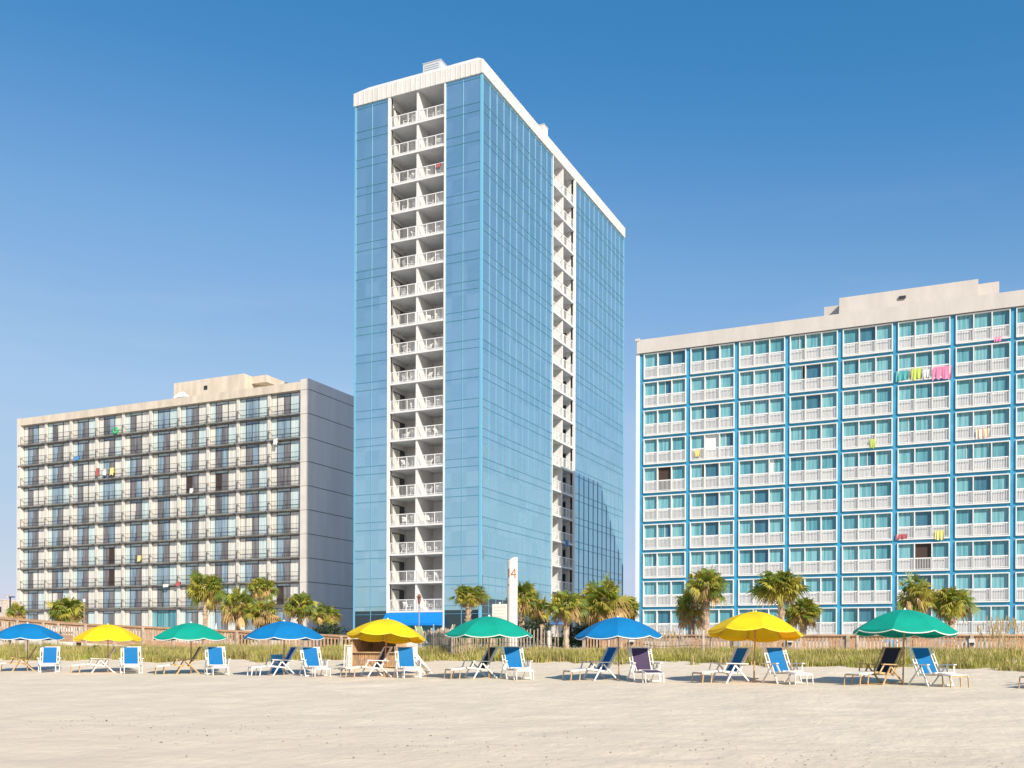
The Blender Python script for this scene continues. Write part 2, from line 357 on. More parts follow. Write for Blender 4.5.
skin(ty0+.16,ay-.12,11,1,tx1,1); skin(by+.42,ty1-.1,11,1,tx1,1)
for (x,y) in ((tx1,ty0),(tx0,ty0),(tx1,ty1)):
    b=MB(); b.box(x-.16 if x==tx1 else x-.04,x+.06 if x==tx1 else x+.12,y-.06 if y==ty0 else y-.1,y+.16 if y==ty0 else y+.06,ZB,ZT-.01,'corner'); b.build('corner_mullion',tower)
b=MB(); b.box(ax-.3,ax,ty0-.1,ty0+.3,ZB,ZT-.04,'white'); b.build('pier',tower)
b=MB(); b.box(bx,bx+.16,ty0-.1,ty0+.3,ZB,ZT-.04,'white'); b.build('pier',tower)
b=MB(); b.box(tx1-.3,tx1+.1,ay-.12,ay+.0,ZB,ZT-.04,'white'); b.build('pier',tower)
b=MB(); b.box(tx1-.3,tx1+.12,by,by+.42,ZB,ZT-.04,'white'); b.build('pier',tower)
mx_=-48.62; my_=102.8
b=MB(); b.box(mx_-.1,mx_+.1,ty0+.05,ty0+RD+.02,ZB,ZT-.05,'plaster'); b.build('balcony_divider',tower)
b=MB(); b.box(tx1-RD-.02,tx1-.05,my_-.1,my_+.1,ZB,ZT-.05,'plaster'); b.build('balcony_divider',tower)
# roof band: vertical ribbed band then a sloping cap
b=MB(); o1=.14
def ring(o,z): return [(tx0-o,ty0-o,z),(tx1+o,ty0-o,z),(tx1+o,ty1+o,z),(tx0-o,ty1+o,z)]
r0,r1,r2,r3=ring(o1,ZT-.05),ring(o1,ZT+1.2),ring(-.95,ZT+2.15),ring(-1.4,ZT+2.15)
for A,B in ((r0,r1),(r1,r2)):
    for k in range(4): b.face([A[k],A[(k+1)%4],B[(k+1)%4],B[k]],'band')
b.face(r2,'band'); b.face(r0[::-1],'soffit'); rb=b.build('roof_band',tower)
b=MB()
n=26
for k in range(n+1):
    x=tx0+(tx1-tx0)*k/n; b.box(x-.03,x+.03,ty0-o1-.035,ty0-o1,ZT-.04,ZT+1.19,'band')
for k in range(70):
    y=ty0+(ty1-ty0)*k/69; b.box(tx1+o1,tx1+o1+.035,y-.03,y+.03,ZT-.04,ZT+1.19,'band')
b.build('standing_seams',rb)
# balconies
def railing_mesh(wd, m, top=1.08, sp=.14, postsp=1.0, rail=.07, bal=.016, pw=.03, name='railing'):
    r=MB(); r.box(-wd/2,wd/2,-.04,.04,top-rail,top,m); r.box(-wd/2,wd/2,-.025,.025,.08,.13,m)
    k=int(wd/sp)
    for i in range(1,k):
        x=-wd/2+wd*i/k; r.box(x-bal/2,x+bal/2,-bal/2,bal/2,.13,top-rail,m)
    kk=max(1,round(wd/postsp))
    for i in range(kk+1):
        x=-wd/2+wd*i/kk; x=min(max(x,-wd/2+pw),wd/2-pw); r.box(x-pw,x+pw,-.03,.03,0,top-rail,m)
    return r.mesh(name)
wL=mx_-.1-ax; wR=bx-mx_-.1
rmF=railing_mesh(wL-.02,'whitemetal'); rmS=railing_mesh(2.95,'whitemetal')
def door_mesh(wd, curtain, dark, ht=2.05):
    """local: along x from 0..wd, front at -y"""
    f=MB(); f.box(0,wd,-.05,0,ht,ht+.10,'frameD'); f.box(0,.07,-.05,0,0,ht,'frameD'); f.box(wd-.07,wd,-.05,0,0,ht,'frameD'); f.box(wd*.62-.03,wd*.62+.03,-.045,0,0,ht,'frameD')
    p=MB(); p.box(.07,wd*.62-.03,-.03,-.005,0,ht,curtain); p.box(wd*.62+.03,wd-.07,-.025,-.005,0,ht,dark)
    return f.mesh('sliding_door'), p.mesh('pane')
dA=door_mesh(2.3,'cream','darkgl'); dB=door_mesh(1.35,'darkgl','mauve'); dC=door_mesh(1.9,'mauve','darkgl')
chair_spots=[]
for i,z in enumerate(zs):
    s=MB(); s.box(ax,bx,ty0-.04,ty0+RD+.05,z-.16,z,'soffit'); s.box(ax,bx,ty0-.07,ty0-.04,z-.17,z+.01,'white'); s.build('balcony_slab',tower)
    s=MB(); s.box(tx1-RD-.05,tx1+.04,ay,by,z-.16,z,'soffit'); s.box(tx1+.04,tx1+.07,ay,by,z-.17,z+.01,'white'); s.build('balcony_slab',tower)
    for (c,wd) in (((ax+mx_-.1)/2,wL),((mx_+.1+bx)/2,wR)):
        link('balcony_railing',rmF,tower,(c,ty0+.02,z))
    link('balcony_railing',rmS,tower,(tx1-.02,(ay+my_-.1)/2,z),R(90)); link('balcony_railing',rmS,tower,(tx1-.02,(my_+.1+by)/2,z),R(90))
    o=link('sliding_door',dA[0],tower,(ax+.003,ty0+.35,z),R(90)); link('pane',dA[1],o)
    o=link('sliding_door',dB[0],tower,(bx-1.45,ty0+RD-.003,z)); link('pane',dB[1],o)
    o=link('sliding_door',dC[0],tower,(tx1-RD+.45,by-.003,z)); link('pane',dC[1],o)
    for lx in (ax+2.1, mx_+2.0):
        q_=MB(); q_.tube([(lx,ty0+RD-.12,z+2.35),(lx,ty0+RD-.002,z+2.35)],.09,'white',8); q_.build('wall_light',tower)
# ground floor under the awning
b=MB(); b.box(ax,bx,ty0+.5,ty0+.6,ZB,Z0-.2,'store'); b.build('storefront',tower)
b=MB(); za=Z0-.20; zb=Z0-1.35
P=[(ax-.3,ty0-.11,za),(bx+.05,ty0-.11,za),(bx+.05,ty0-1.1,zb+.12),(ax-.3,ty0-1.1,zb+.12)]
b.face(P[::-1],'awn'); b.face([(ax-.3,ty0-1.1,zb+.12),(bx+.05,ty0-1.1,zb+.12),(bx+.05,ty0-1.1,zb-.1),(ax-.3,ty0-1.1,zb-.1)],'awn')
b.face([(bx+.05,ty0-.11,za),(bx+.05,ty0-.11,zb-.1),(bx+.05,ty0-1.1,zb-.1),(bx+.05,ty0-1.1,zb+.12)],'awn')
b.face([(ax-.3,ty0-.11,za),(ax-.3,ty0-.11,zb-.1),(ax-.3,ty0-1.1,zb-.1),(ax-.3,ty0-1.1,zb+.12)],'awn'); b.build('awning',tower)
# roof plant (standing on the roof: things)
def roofbox(px0,px1,Yc,dp,ztop,label,m='hvac'):
    x0,x1=WX(px0,Yc),WX(px1,Yc); zr=ZT+2.16
    t=thing('roof_unit',label,'roof unit',((x0+x1)/2,Yc,zr)); wd=x1-x0
    q_=MB(); q_.box(-wd*.42,wd*.42,.1,dp-.1,0,(ztop-zr)*.45,'slab'); q_.build('base',t)
    q_=MB(); q_.box(-wd/2,wd/2,0,dp,(ztop-zr)*.45,ztop-zr,m); q_.box(-wd/2-.05,wd/2+.05,-.05,dp+.05,ztop-zr,ztop-zr+.06,m)
    for k in range(5): q_.box(-wd*.4,wd*.4,-.04,0,(ztop-zr)*(.52+.09*k),(ztop-zr)*(.56+.09*k),m)
    q_.build('housing',t)
roofbox(421,438.5,86,2.6,ZZ(430,62.5,86),'grey metal air handling unit on the tower roof near its front edge')
roofbox(537,542,107,1.2,ZZ(540,124.5,107),'pale boxed vent on the tower roof above the side balconies','band')

# plastic balcony chairs
def plastic_chair():
    t=thing('plastic_chair','','chair')
    q_=MB(); q_.box(-.24,.24,-.24,.22,.40,.44,'white'); q_.build('seat',t)
    q_=MB()
    for k in range(5): x=-.2+.1*k; q_.bar((x,.2,.44),(x*1.1,.34,.86),.06,.02,'white')
    q_.bar((-.25,.35,.86),(.25,.35,.86),.03,.08,'white'); q_.build('backrest',t)
    for sx in (-1,1):
        q_=MB(); q_.bar((sx*.26,-.2,.62),(sx*.26,.26,.64),.05,.03,'white'); q_.bar((sx*.26,-.2,.62),(sx*.26,-.24,.02),.04,.04,'white'); q_.build('armrest',t)
        q_=MB(); q_.bar((sx*.22,.2,.42),(sx*.26,.28,0),.045,.045,'white'); q_.build('leg',t)
    return t
pc=plastic_chair(); first=True
SIDE=['left','right']
for i,z in enumerate(zs):
    row=ORD[17-i]
    for c,cx in enumerate(((ax+mx_)/2,(mx_+bx)/2)):
        for k in range(2):
            if c==0 and k==0 and i%3==1: continue
            o=pc if first else copy_tree(pc); first=False
            o.location=(cx+(-.55+1.15*k if c else -.1+.95*k)+random.uniform(-.12,.12),ty0+random.uniform(.55,.95),z)
            o.rotation_euler.z=R(random.choice((-60,-20,150,180,60)) + random.uniform(-20,20))
            lone = (c==0 and i%3==1)
            tag(o,('only' if lone else SIDE[k]+'-hand')+' white plastic chair on the tower\'s '+SIDE[c]+' front balcony, '+row+(' row' if row=='lowest' or row=='top' else ' row from the top'),'chair','white plastic chairs on the tower balconies')
for i in (2,5,9,13):                       # towels on the tower rails
    pass

# ================================================================ LEFT SLAB HOTEL
FY=93.6; lx0=WX(20,FY); lx1=WX(299.8,FY); NB=10; bw=(lx1-lx0)/NB
lzf=30.92; lzt=31.85; LH=2.748; REC=.36
lh=thing('slab_hotel','ten storey buff hotel with dark balcony rails and blank grey end wall','hotel')
ex=WX(308,FY); LYD=108
b=MB(); b.box(lx0,lx1+.001,FY+REC+.12,LYD-.01,1.3,lzt-.1,'pil'); b.build('wall',lh)
b=MB(); b.box(lx1+.002,ex,FY-.02,LYD,1.3,lzt+.25,'gwall'); ew=b.build('end_wall',lh)
b=MB(); b.box(lx1+.004,ex-.004,FY-.045,FY-.02,1.3,lzt+.248,'pil'); b.build('edge_strip',ew)
b=MB()
for k in range(11):
    z=lzf-LH*k-.05; b.box(ex-.005,ex+.012,FY,LYD,z-.035,z+.035,'joint'); b.box(lx1+.01,ex+.002,FY-.052,FY-.045,z-.02,z+.02,'joint')
b.build('panel_joints',ew)
b=MB(); b.box(lx0-.70,lx0,FY-.02,LYD,1.3,lzt+.05,'pil'); b.build('end_wall',lh)
b=MB(); b.box(lx0-.55,lx1,FY-.04,FY+REC+.3,lzf,lzt,'concrete'); b.box(lx0-.55,lx1,FY+REC+.3,LYD-.02,lzt-.1,lzt-.004,'concrete'); b.build('fascia',lh)
def lwin(p):   # one bay of glazing, bay width bw, origin = left post, floor level
    h=2.5
    f=MB(); pn=MB(); e=[.16,1.0,2.0,2.95,3.05,bw-.36]
    for x in (.16,1.0,1.06,1.98,2.9,3.85): pass
    xs_=[.14,.98,1.90,2.84,3.60,bw-.30]
    f.box(.1,.16,-.06,0,0,h,'frameD'); f.box(.95,1.03,-.08,0,0,h,'frameD'); f.box(1.91,1.95,-.06,0,0,2.15,'frameD'); f.box(2.82,2.90,-.08,0,0,h,'frameD'); f.box(bw-.41,bw-.37,-.06,0,0,h,'frameD')
    f.box(1.03,2.82,-.08,0,2.13,2.19,'frameD'); f.box(.16,.95,-.05,0,h-.07,h,'frameD'); f.box(2.9,bw-.42,-.05,0,h-.07,h,'frameD'); f.box(1.03,2.82,-.05,0,h-.06,h,'frameD')
    pn.box(.16,.95,-.03,-.005,0,h-.07,p[0]); pn.box(1.03,1.90,-.04,-.005,0,2.13,p[1]); pn.box(1.96,2.82,-.05,-.005,0,2.13,p[2]); pn.box(2.9,bw-.42,-.03,-.005,0,h-.07,p[3]); pn.box(1.03,2.82,-.03,-.005,2.21,h-.06,p[4])
    return f.mesh('window'), pn.mesh('pane')
random.seed(11)
variants=[lwin(p) for p in [('aqua','bluegl','mauve','cream','aqua'),('cream','bluegl','mauve','cream','aqua'),('cream','mauve','bluegl','cream','bluegl'),('aqua','mauve','cream','cream','aqua'),
 ('aqua','bluegl','bluegl','aqua','bluegl'),('cream','mauve','mauve','cream','aqua'),('aqua','mauve','brown','cream','aqua'),('cream','cream','mauve','aqua','bluegl'),('cream','bluegl','mauve','aqua','aqua'),('cream','brown','mauve','cream','aqua')]]
wts=[7,5,3,2.5,4,1.2,1,2,5,.5]
tv=lwin(('tealA','tealB','tealA','tealB','tealA'))
lrail=railing_mesh(bw,'railD',top=1.05,sp=.13,postsp=2.28,rail=.03,bal=.006,pw=.015)
pilm=MB(); pilm.box(-.26,.14,-.3,.0,0,2.56,'pil'); pilm=pilm.mesh('pilaster')
for k in range(10):
    zt=lzf-LH*k; zf=zt-LH+.02
    if k: 
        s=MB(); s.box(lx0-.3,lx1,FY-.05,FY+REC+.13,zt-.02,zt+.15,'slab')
        for j in range(NB):
            s.box(lx0+bw*j-.38,lx0+bw*j-.26,FY-.12,FY-.05,zt+.0,zt+.16,'railD')
        s.build('balcony_slab',lh)
    for j in range(NB):
        v=tv if (k==9 and j==5) else random.choices(variants,wts)[0]
        x=lx0+bw*j
        zb_=zf+ (.14 if k<9 else 0)
        o=link('window',v[0],lh,(x,FY+REC+.12,zb_)); link('pane',v[1],o)
        if k<9: link('balcony_railing',lrail,lh,(x+bw/2,FY+.0,zf+.14))
        link('pilaster',pilm,lh,(x,FY+REC+.11,zb_))
b=MB(); b.box(lx0,lx1,FY+REC-.1,FY+REC+.11,1.3,lzf-LH*10+.0,'pil'); b.build('base_wall',lh)
# penthouse
pz=1.0
b=MB(); x0,x1=WX(173,95.2),WX(243,95.2); b.box(x0,x1,95.2,101,lzt-.1,34.25,'concrete'); ph=b.build('penthouse',lh)
b=MB(); x2=WX(265.5,96.6); b.box(x1-.5,x2,96.6,102,33.35,34.2,'concrete'); b.box(x1+.002,x2-1.5,97.5,101,lzt-.1,33.35,'concrete'); b.build('roof_slab',ph)
b=MB(); xv=WX(205,95.2); b.box(xv-.25,xv+.25,95.12,95.19,32.95,33.4,'black'); b.build('vent',ph)
b=MB(); xa_,xb_=WX(177.5,95),WX(194,95); b.face([(xa_,95.1,32.06),(xb_,95.1,32.06),(xa_,95.1,33.0)],'white'); b.face([(xa_,94.0,32.06),(xb_,94.0,32.06),(xa_+.8,95.1,33.0),(xa_,95.1,33.0)],'white'); b.build('skylight_hood',ph)

# ================================================================ RIGHT HOTEL
rx0=WX(640.8,93.1); bwR=4.60; NBR=9; RY=93.1; rx1=rx0+bwR*NBR+.3
rzf=30.0; rzt=31.3; RH=2.75
rh=thing('beach_hotel','ten storey hotel with azure grid of beams, white railings and teal curtains','hotel')
b=MB(); b.box(rx0,rx1,RY+.45,106,1.3,rzt-.15,'concreteR'); b.build('wall',rh)
b=MB(); b.box(rx0-.55,rx0-.2,RY-.05,106.05,1.3,rzt-.1,'white'); b.build('end_wall',rh)
b=MB(); b.box(rx0-.45,rx1,RY-.2,RY+.45,rzf,rzt,'concreteR'); b.box(rx0-.6,rx0-.2,RY-.25,106,rzt-.1,rzt+.15,'concreteR'); b.build('fascia',rh)
def rwin(p, openp=None):
    W=bwR-.42; h=RH-.28; f=MB(); pn=MB(); t=.085
    f.box(0,W,-.04,.34,h-t,h,'white'); f.box(0,W,-.04,.34,0,.11,'white'); f.box(0,t,-.04,.34,.11,h-t,'white'); f.box(W-t,W,-.04,.34,.11,h-t,'white')
    for u in (W/3,2*W/3): f.box(u-.045,u+.045,-.03,.30,.11,h-t,'white')
    for k in range(3):
        a=t if k==0 else W*k/3+.055; c=W-t if k==2 else W*(k+1)/3-.055
        m=p[k]
        if isinstance(m,tuple):
            mid=a+(c-a)*m[2]; pn.box(a,mid,.24,.27,1.1,h-t,m[0]); pn.box(mid,c,.255,.28,1.1,h-t,m[1]); pn.box(a,c,.24,.27,.11,1.1,'lower'); f.box(mid-.025,mid+.025,.2,.29,.11,h-t,'white')
        else: pn.box(a,c,.24,.27,1.1,h-t,m); pn.box(a,c,.24,.27,.11,1.1,m if m in ('brown','white') else 'lower')
    return f.mesh('window'), pn.mesh('pane')
def rrail():
    W=bwR-.42; r=MB(); t=.085
    for k in range(3):
        a=t if k==0 else W*k/3+.055; c=W-t if k==2 else W*(k+1)/3-.055
        r.box(a,c,0,.05,1.08,1.17,'whitemetal'); r.box(a,c,.005,.045,.16,.21,'whitemetal')
        n=10
        for i in range(n): x=a+(c-a)*(i+.5)/n; r.box(x-.018,x+.018,.012,.038,.21,1.08,'whitemetal')
    return r.mesh('balcony_railing')
random.seed(5)
A,B_,C_='tealA','tealB','tealC'
rv=[rwin(p) for p in [(A,A,B_),(A,B_,A),(A,C_,A),(B_,A,A),(B_,A,B_),(A,C_,C_),(A,(B_,C_,.5),A),(B_,C_,A),(A,B_,B_),(A,A,A),((A,B_,.6),A,B_)]]
rw=[5,3,3,4,3,1,2,2,2,3,2]
vbrown=rwin((A,'brown',B_)); vbr2=rwin(((A,'brown',.8),C_,A)); vwhite=rwin((A,'white',(A,C_,.4)))
special={(0,4):vbrown,(1,4):vbr2,(1,3):vwhite,(5,7):vbrown,(3,1):vbr2,(2,4):rwin((B_,A,('white',A,.25)))}
rrm=rrail()
for k in range(10):
    zt=rzf-RH*k; 
    if k:
        s=MB(); s.box(rx0-.1,rx1,RY+.13,RY+.45,zt-.05,zt+.21,'beam'); s.build('beam',rh)
    for j in range(NBR):
        x=rx0+.21+bwR*j; zb_=zt-RH+.215
        v=special.get((j,k)) or random.choices(rv,rw)[0]
        o=link('window',v[0],rh,(x,RY-.03,zb_)); link('pane',v[1],o); link('balcony_railing',rrm,rh,(x,RY-.03,zb_))
for j in range(NBR+1):
    s=MB(); x=rx0+bwR*j; s.box(x-.225,x+.225,RY+.07,RY+.44,1.3,rzf+.01,'beam'); s.build('column',rh)
b=MB(); x0,x1=WX(838,94.1),WX(977,94.1); b.box(x0,x1,94.1,100,rzt-.2,33.1,'concreteR'); b.box(x0,x1-.004,94.02,94.1,rzt-.2,32.0,'concreteR'); ph=b.build('penthouse',rh)
b=MB(); b.box(WX(823,95.6),x0+.004,95.6,99,32.1,32.95,'concreteR'); b.box(x0-1,x0+.004,96.4,98.8,rzt-.2,32.1,'concreteR'); b.build('roof_slab',ph)
b=MB(); b.box(x1-.004,WX(998,95.6),95.6,99,32.15,33.15,'concreteR'); b.box(x1-.004,x1+1,96.4,98.8,rzt-.2,32.15,'concreteR'); b.build('roof_slab',ph)
b=MB(); xv=WX(901,94); b.box(xv-.3,xv+.3,93.97,94.019,32.25,32.5,'black'); b.build('vent',ph)

# towels and beach things hung over the rails
def towel(px,y,wpx,hpx,Yf,m,label,cat='towel',m2=None):
    x=WX(px,Yf); d=dep(x,Yf); z=ZZ(px,y,Yf); wd=wpx*d/F*1.05; ht=hpx*d/F
    t=MB(); n=9; rr=random.Random(int(px*10)); hz=[rr.uniform(-.12,.12)*ht for _ in range(n+1)]
    for k in range(n):
        a=-wd/2+wd*k/n; c=a+wd/n; o0=.07*math.sin(k*1.9); o1_=.07*math.sin((k+1)*1.9); mm=(m2 if (m2 and k%3==1) else m)
        t.face([(a,-.09+o0,-ht/2+hz[k]),(c,-.09+o1_,-ht/2+hz[k+1]),(c,-.02,ht/2),(a,-.02,ht/2)],mm)
        t.face([(a,-.02,ht/2),(c,-.02,ht/2),(c,.09,ht/2-.01),(a,.09,ht/2-.01)],mm)
        t.face([(a,.09,ht/2-.01),(c,.09,ht/2-.01),(c,.10+o1_,-ht*.2),(a,.10+o0,-ht*.2)],mm)
    o=t.build('towel' if cat=='towel' else cat, None,(x,Yf,z)); tag(o,label,cat,'towels and beach things hung on hotel balconies')
TR=RY-.03
for a in [(901,373,11,10,'aq','aqua towel over a second-floor-from-top rail left of the lime towel'),(915.5,371,9,11,'lime','lime green towel hanging between the aqua and the purple ones'),
 (925,371,6,9,'wht','small white towel between the lime and pink towels'),(941,370,17,13,'pink','wide bright pink towel on the right hotel, second row from the top'),
 (872,441,5,9,'lime','narrow lime towel alone on a rail in the middle of the right hotel'),(982,430,12,9,'wht','white and orange towel draped on a rail below the row of dark dividers'),
 (697,452,5,7,'yell','small yellow towel near the left end of the right hotel'),(997,336,7,5,'pink','small pink towel on the topmost balcony row'),
 (901,534,10,5,'redt','dark red folded towel low on the right hotel, left of the yellow one'),(939,532,8,9,'yell','yellow and green towel hanging low on the right hotel')]:
    towel(a[0],a[1],a[2],a[3],TR,a[4],a[5],m2={'wht':'orang','yell':'lime'}.get(a[4]) if a[2]>7 else None)
TL=FY-.05
for a in [(76,461.5,7,4,'bluet','blue towel on the left hotel, second row from the top'),(97,475,4,8,'redt','dark red and white towel first in the row of three'),
 (104.5,475,5,7,'wht','white towel with dark mark in the middle of the three'),(111.5,474,5,7,'yell','pale yellow towel last in the row of three'),
 (139,561,4,6,'yell','small yellow towel low on the left hotel, third row from the bottom'),(178,586,6,4,'redt','red towel on a lower rail just left of the tall palm'),
 (191,493,4,5,'wht','small white towel hanging in front of the open dark door'),(275,443,5,6,'wht','white towel near the right end of the left hotel'),(166,588,7,3,'wht','long white towel on a lower rail left of the red one')]:
    towel(a[0],a[1],a[2],a[3],TL,a[4],a[5],m2='black' if 'mark' in a[5] else None)
# green swim ring hung on a top rail, blue float on a tower side balcony
xg=WX(115.5,TL); q_=MB(); pts=[(.34*math.cos(2*math.pi*k/14),0,.34*math.sin(2*math.pi*k/14)) for k in range(15)]
q_.tube(pts,.12,'grn',6,cap=False); tag(q_.build('swim_ring',None,(xg,TL-.1,ZZ(115.5,433.5,TL)),True),'green inflatable swim ring hung on a top floor rail of the left hotel','swim ring')
def ytowel(px,y,X_,m,label,wd=.9,ht=.7):
    t_=(px-512)/F; Yy=X_*(math.cos(YAW)+math.sin(YAW)*t_)/(math.cos(YAW)*t_-math.sin(YAW)); z=EYE+(YH-y)/F*dep(X_,Yy)
    t=MB()
    for k in range(5):
        a=-wd/2+wd*k/5; c=a+wd/5; t.face([(.06+.02*(k%2),a,-ht/2),(.06+.02*((k+1)%2),c,-ht/2),(.05,c,ht/2),(.05,a,ht/2)],m); t.face([(.05,a,ht/2),(.05,c,ht/2),(-.06,c,ht/2-.02),(-.06,a,ht/2-.02)],m)
    tag(t.build('towel',None,(X_,Yy,z)),label,'towel','towels and beach things hung on hotel balconies')
ytowel(566,543,tx1+.02,'bluet','pale blue towel on the shaded side balconies of the glass tower')
towel(437,166,5,4,ty0-.03,'redt','red towel on a front balcony rail of the glass tower, third row')

# ================================================================ PALMS
def palm_meshes(seed, dead=.3, tall=True):
    r=random.Random(seed); b=MB(); n=108
    gaps=[r.uniform(0,6.28) for _ in range(3)]
    for i in range(n):
        u=(i+.5)/n; el=math.asin(1-1.78*u)+r.uniform(-.2,.2); az=i*2.39996+r.uniform(-.45,.45)
        if any(abs((az-g+math.pi)%(2*math.pi)-math.pi)<.16 for g in gaps) and el<.9: continue
        L_=r.uniform(.26,.70)
        m='pg' if r.random()>.45 else 'py'
        if el<.0: m='py' if r.random()<.6 else ('pb' if r.random()<dead*2 else 'pg')
        if el<-.3: m='pb' if r.random()<.12+dead*.8 else ('py' if r.random()<.7 else 'pg')
        d=Vector((math.cos(el)*math.cos(az),math.cos(el)*math.sin(az),math.sin(el)*.95)).normalized()
        side=d.cross(Vector((0,0,1))); side=side.normalized() if side.length>.01 else Vector((1,0,0)); up=side.cross(d).normalized()
        p1=d*L_*.72+Vector((0,0,-.10*L_)); b.bar(d*.06,p1,.018,.012,m)
        k=r.choice((11,13,15)); fl=r.uniform(.30,.52)*(.85 if el<-.3 else 1)
        tw=r.uniform(-1.1,1.1); s2=side*math.cos(tw)+up*math.sin(tw); u2=s2.cross(d).normalized()
        spread=R(r.uniform(120,210)); drp=r.uniform(.02,.16)+(.1 if m=='pb' else 0)
        for j in range(k):
            if r.random()<.08: continue
            a=(j-(k-1)/2)/(k-1)*spread; ln=fl*(1-.35*abs(a)/(spread/2))*r.uniform(.78,1.12)
            dd=(d*math.cos(a)+s2*math.sin(a)).normalized(); wv=dd.cross(u2).normalized()*.024
            q0=p1; q1=p1+dd*ln*.55+Vector((0,0,-.25*drp)); q2=q1+dd*ln*.4+Vector((0,0,-drp-r.uniform(0,.06)))
            b.face([q0-wv*.3,q0+wv*.3,q1+wv,q1-wv],m); b.face([q1-wv,q1+wv,q2],m)
    for i in range(16):      # boots and dead stubs under the head
        a=r.uniform(0,6.28); z=-r.uniform(.1,.55); b.bar((math.cos(a)*.05,math.sin(a)*.05,z),(math.cos(a)*.22,math.sin(a)*.22,z-r.uniform(-.1,.25)),.03,.012,'pb')
    return b.mesh('crown')
crowns=[palm_meshes(s,d) for s,d in ((1,.15),(2,.35),(3,.55),(4,.25),(5,.7))]
def palm(px,ytop,ybot,wpx,Yp,v,label,lean=0,base=1.45,tr=.17):
    x=WX(px,Yp); d=dep(x,Yp); Rr=wpx*d/F/2/.78; hc=(ybot-ytop)*d/F/2*1.28; zc=ZZ(px,(ytop+ybot)/2,Yp)
    t=thing('palm_tree',label,'palm tree',(x,Yp,base),0,'sabal palms between the beach and the hotels')
    rz=random.uniform(0,6)
    c=link('crown',crowns[v],t,(0,0,zc-base),rz); c.scale=(Rr*random.uniform(.92,1.08),Rr*random.uniform(.92,1.08),hc/.80*random.uniform(.93,1.07)); c.rotation_euler=(random.uniform(-.16,.16),random.uniform(-.16,.16),rz)
    q_=MB(); n=16; H_=zc-base+.1*hc
    pts=[(lean*math.sin(3.14*k/n)*.3,0,H_*k/n) for k in range(n+1)]
    rad=[tr*(1.15-.25*k/n+(.10 if k%2 else -.04)+(.25*(k/n)**6)) for k in range(n+1)]
    q_.tube(pts,rad,'trunk',9,jit=.13)
    for k in range(40):
        zz=H_*(.45+.5*random.random()); a=random.uniform(0,6.28); q_.bar((math.cos(a)*tr*.8,math.sin(a)*tr*.8,zz),(math.cos(a)*tr*1.5,math.sin(a)*tr*1.5,zz+.16),.07,.03,'trunk')
    q_.build('trunk',t)
random.seed(3)
PL=[(17,606,624,22,78,4,'tiny orange-brown palm behind the leftmost blue umbrella'),
(66,597,626,44,66,1,'low bushy palm above the gap between the first blue and yellow umbrellas'),
(205,570,610,46,64,0,'round-headed palm standing clear above the leftmost green umbrella'),
(238,588,624,38,62,4,'palm with rusty lower fronds at the left of a clump of three'),
(262,576,602,34,70,1,'small high palm head rising at the back of the clump'),
(264,600,628,42,60,2,'low wide palm at the front of the clump above a blue umbrella'),
(300,590,622,40,61,1,'palm with pale trunk in front of the grey end wall corner'),
(325,603,630,32,59,3,'short dark palm against the grey end wall'),
(468,582,608,42,60,0,'neat palm with shaggy trunk in front of the glass tower corner'),
(522,578,614,42,63,1,'palm half hidden behind the white numbered pillar'),
(541,594,626,30,66,4,'low palm between the numbered pillar and the big palm clump'),
(566,586,622,48,58,1,'palm with pale trunk at the left of the big clump beside the tower'),
(603,576,624,62,62,2,'biggest and fullest palm of the clump beside the tower'),
(627,592,618,28,64,1,'small palm at the right edge of the clump beside the blue umbrella'),
(706,562,604,50,58,1,'taller palm of the pair in front of the right hotel'),
(692,584,624,42,60,4,'brown shaggy palm leaning left below its taller neighbour'),
(781,562,604,62,57,0,'tall spreading palm above the right yellow umbrella'),
(803,592,626,46,60,1,'low palm behind the right edge of the yellow umbrella'),
(914,572,612,46,57,2,'palm with brown lower fronds above the right green umbrella'),
(951,578,618,54,58,0,'dense green palm at the far right above the green umbrella')]
for a in PL: palm(*a)

# dark broadleaf trees, hedges
def leafy(label,name,cat,cx,cy,z0,rx,ry,rzz,n,m,leaf=.25,trunk=True,grp=None,kind=None):
    t=thing(name,label,cat,(cx,cy,z0),0,grp); b=MB(); r=random.Random(int(cx*7+cy))
    lobes=[(r.uniform(-.55,.55),r.uniform(-.5,.5),r.uniform(-.35,.5),r.uniform(.35,.6)) for _ in range(14)]
    for i in range(n):
        l=r.choice(lobes); v=Vector((r.gauss(0,1),r.gauss(0,1),r.gauss(0,1))).normalized()*l[3]*r.uniform(.6,1.05)
        p=Vector(((l[0]+v.x)*rx,(l[1]+v.y)*ry,max(.02-1,(l[2]+v.z))*rzz+rzz)) 
        a=Vector((r.gauss(0,1),r.gauss(0,1),r.gauss(0,1))).normalized(); c=a.cross(Vector((r.gauss(0,1),r.gauss(0,1),r.gauss(0,1)))).normalized(); s=leaf*r.uniform(.6,1.3)
        off=Vector((0,0,rzz*.5 if trunk else 0))
        b.face([p+a*s+off,p+c*s*.6+off,p-a*s+off,p-c*s*.6+off],m)
    b.build('crown',t)
    if trunk:
        q_=MB(); q_.tube([(0,0,0),(.1,0,rzz*.8),(0,.1,rzz*1.6)],[.3,.22,.1],'trunk',8,jit=.1)
        for k in range(5): a=k*1.3; q_.tube([(0,0,rzz*.8),(math.cos(a)*rx*.5,math.sin(a)*ry*.5,rzz*1.6)],[.12,.04],'trunk',5)
        q_.build('trunk',t)
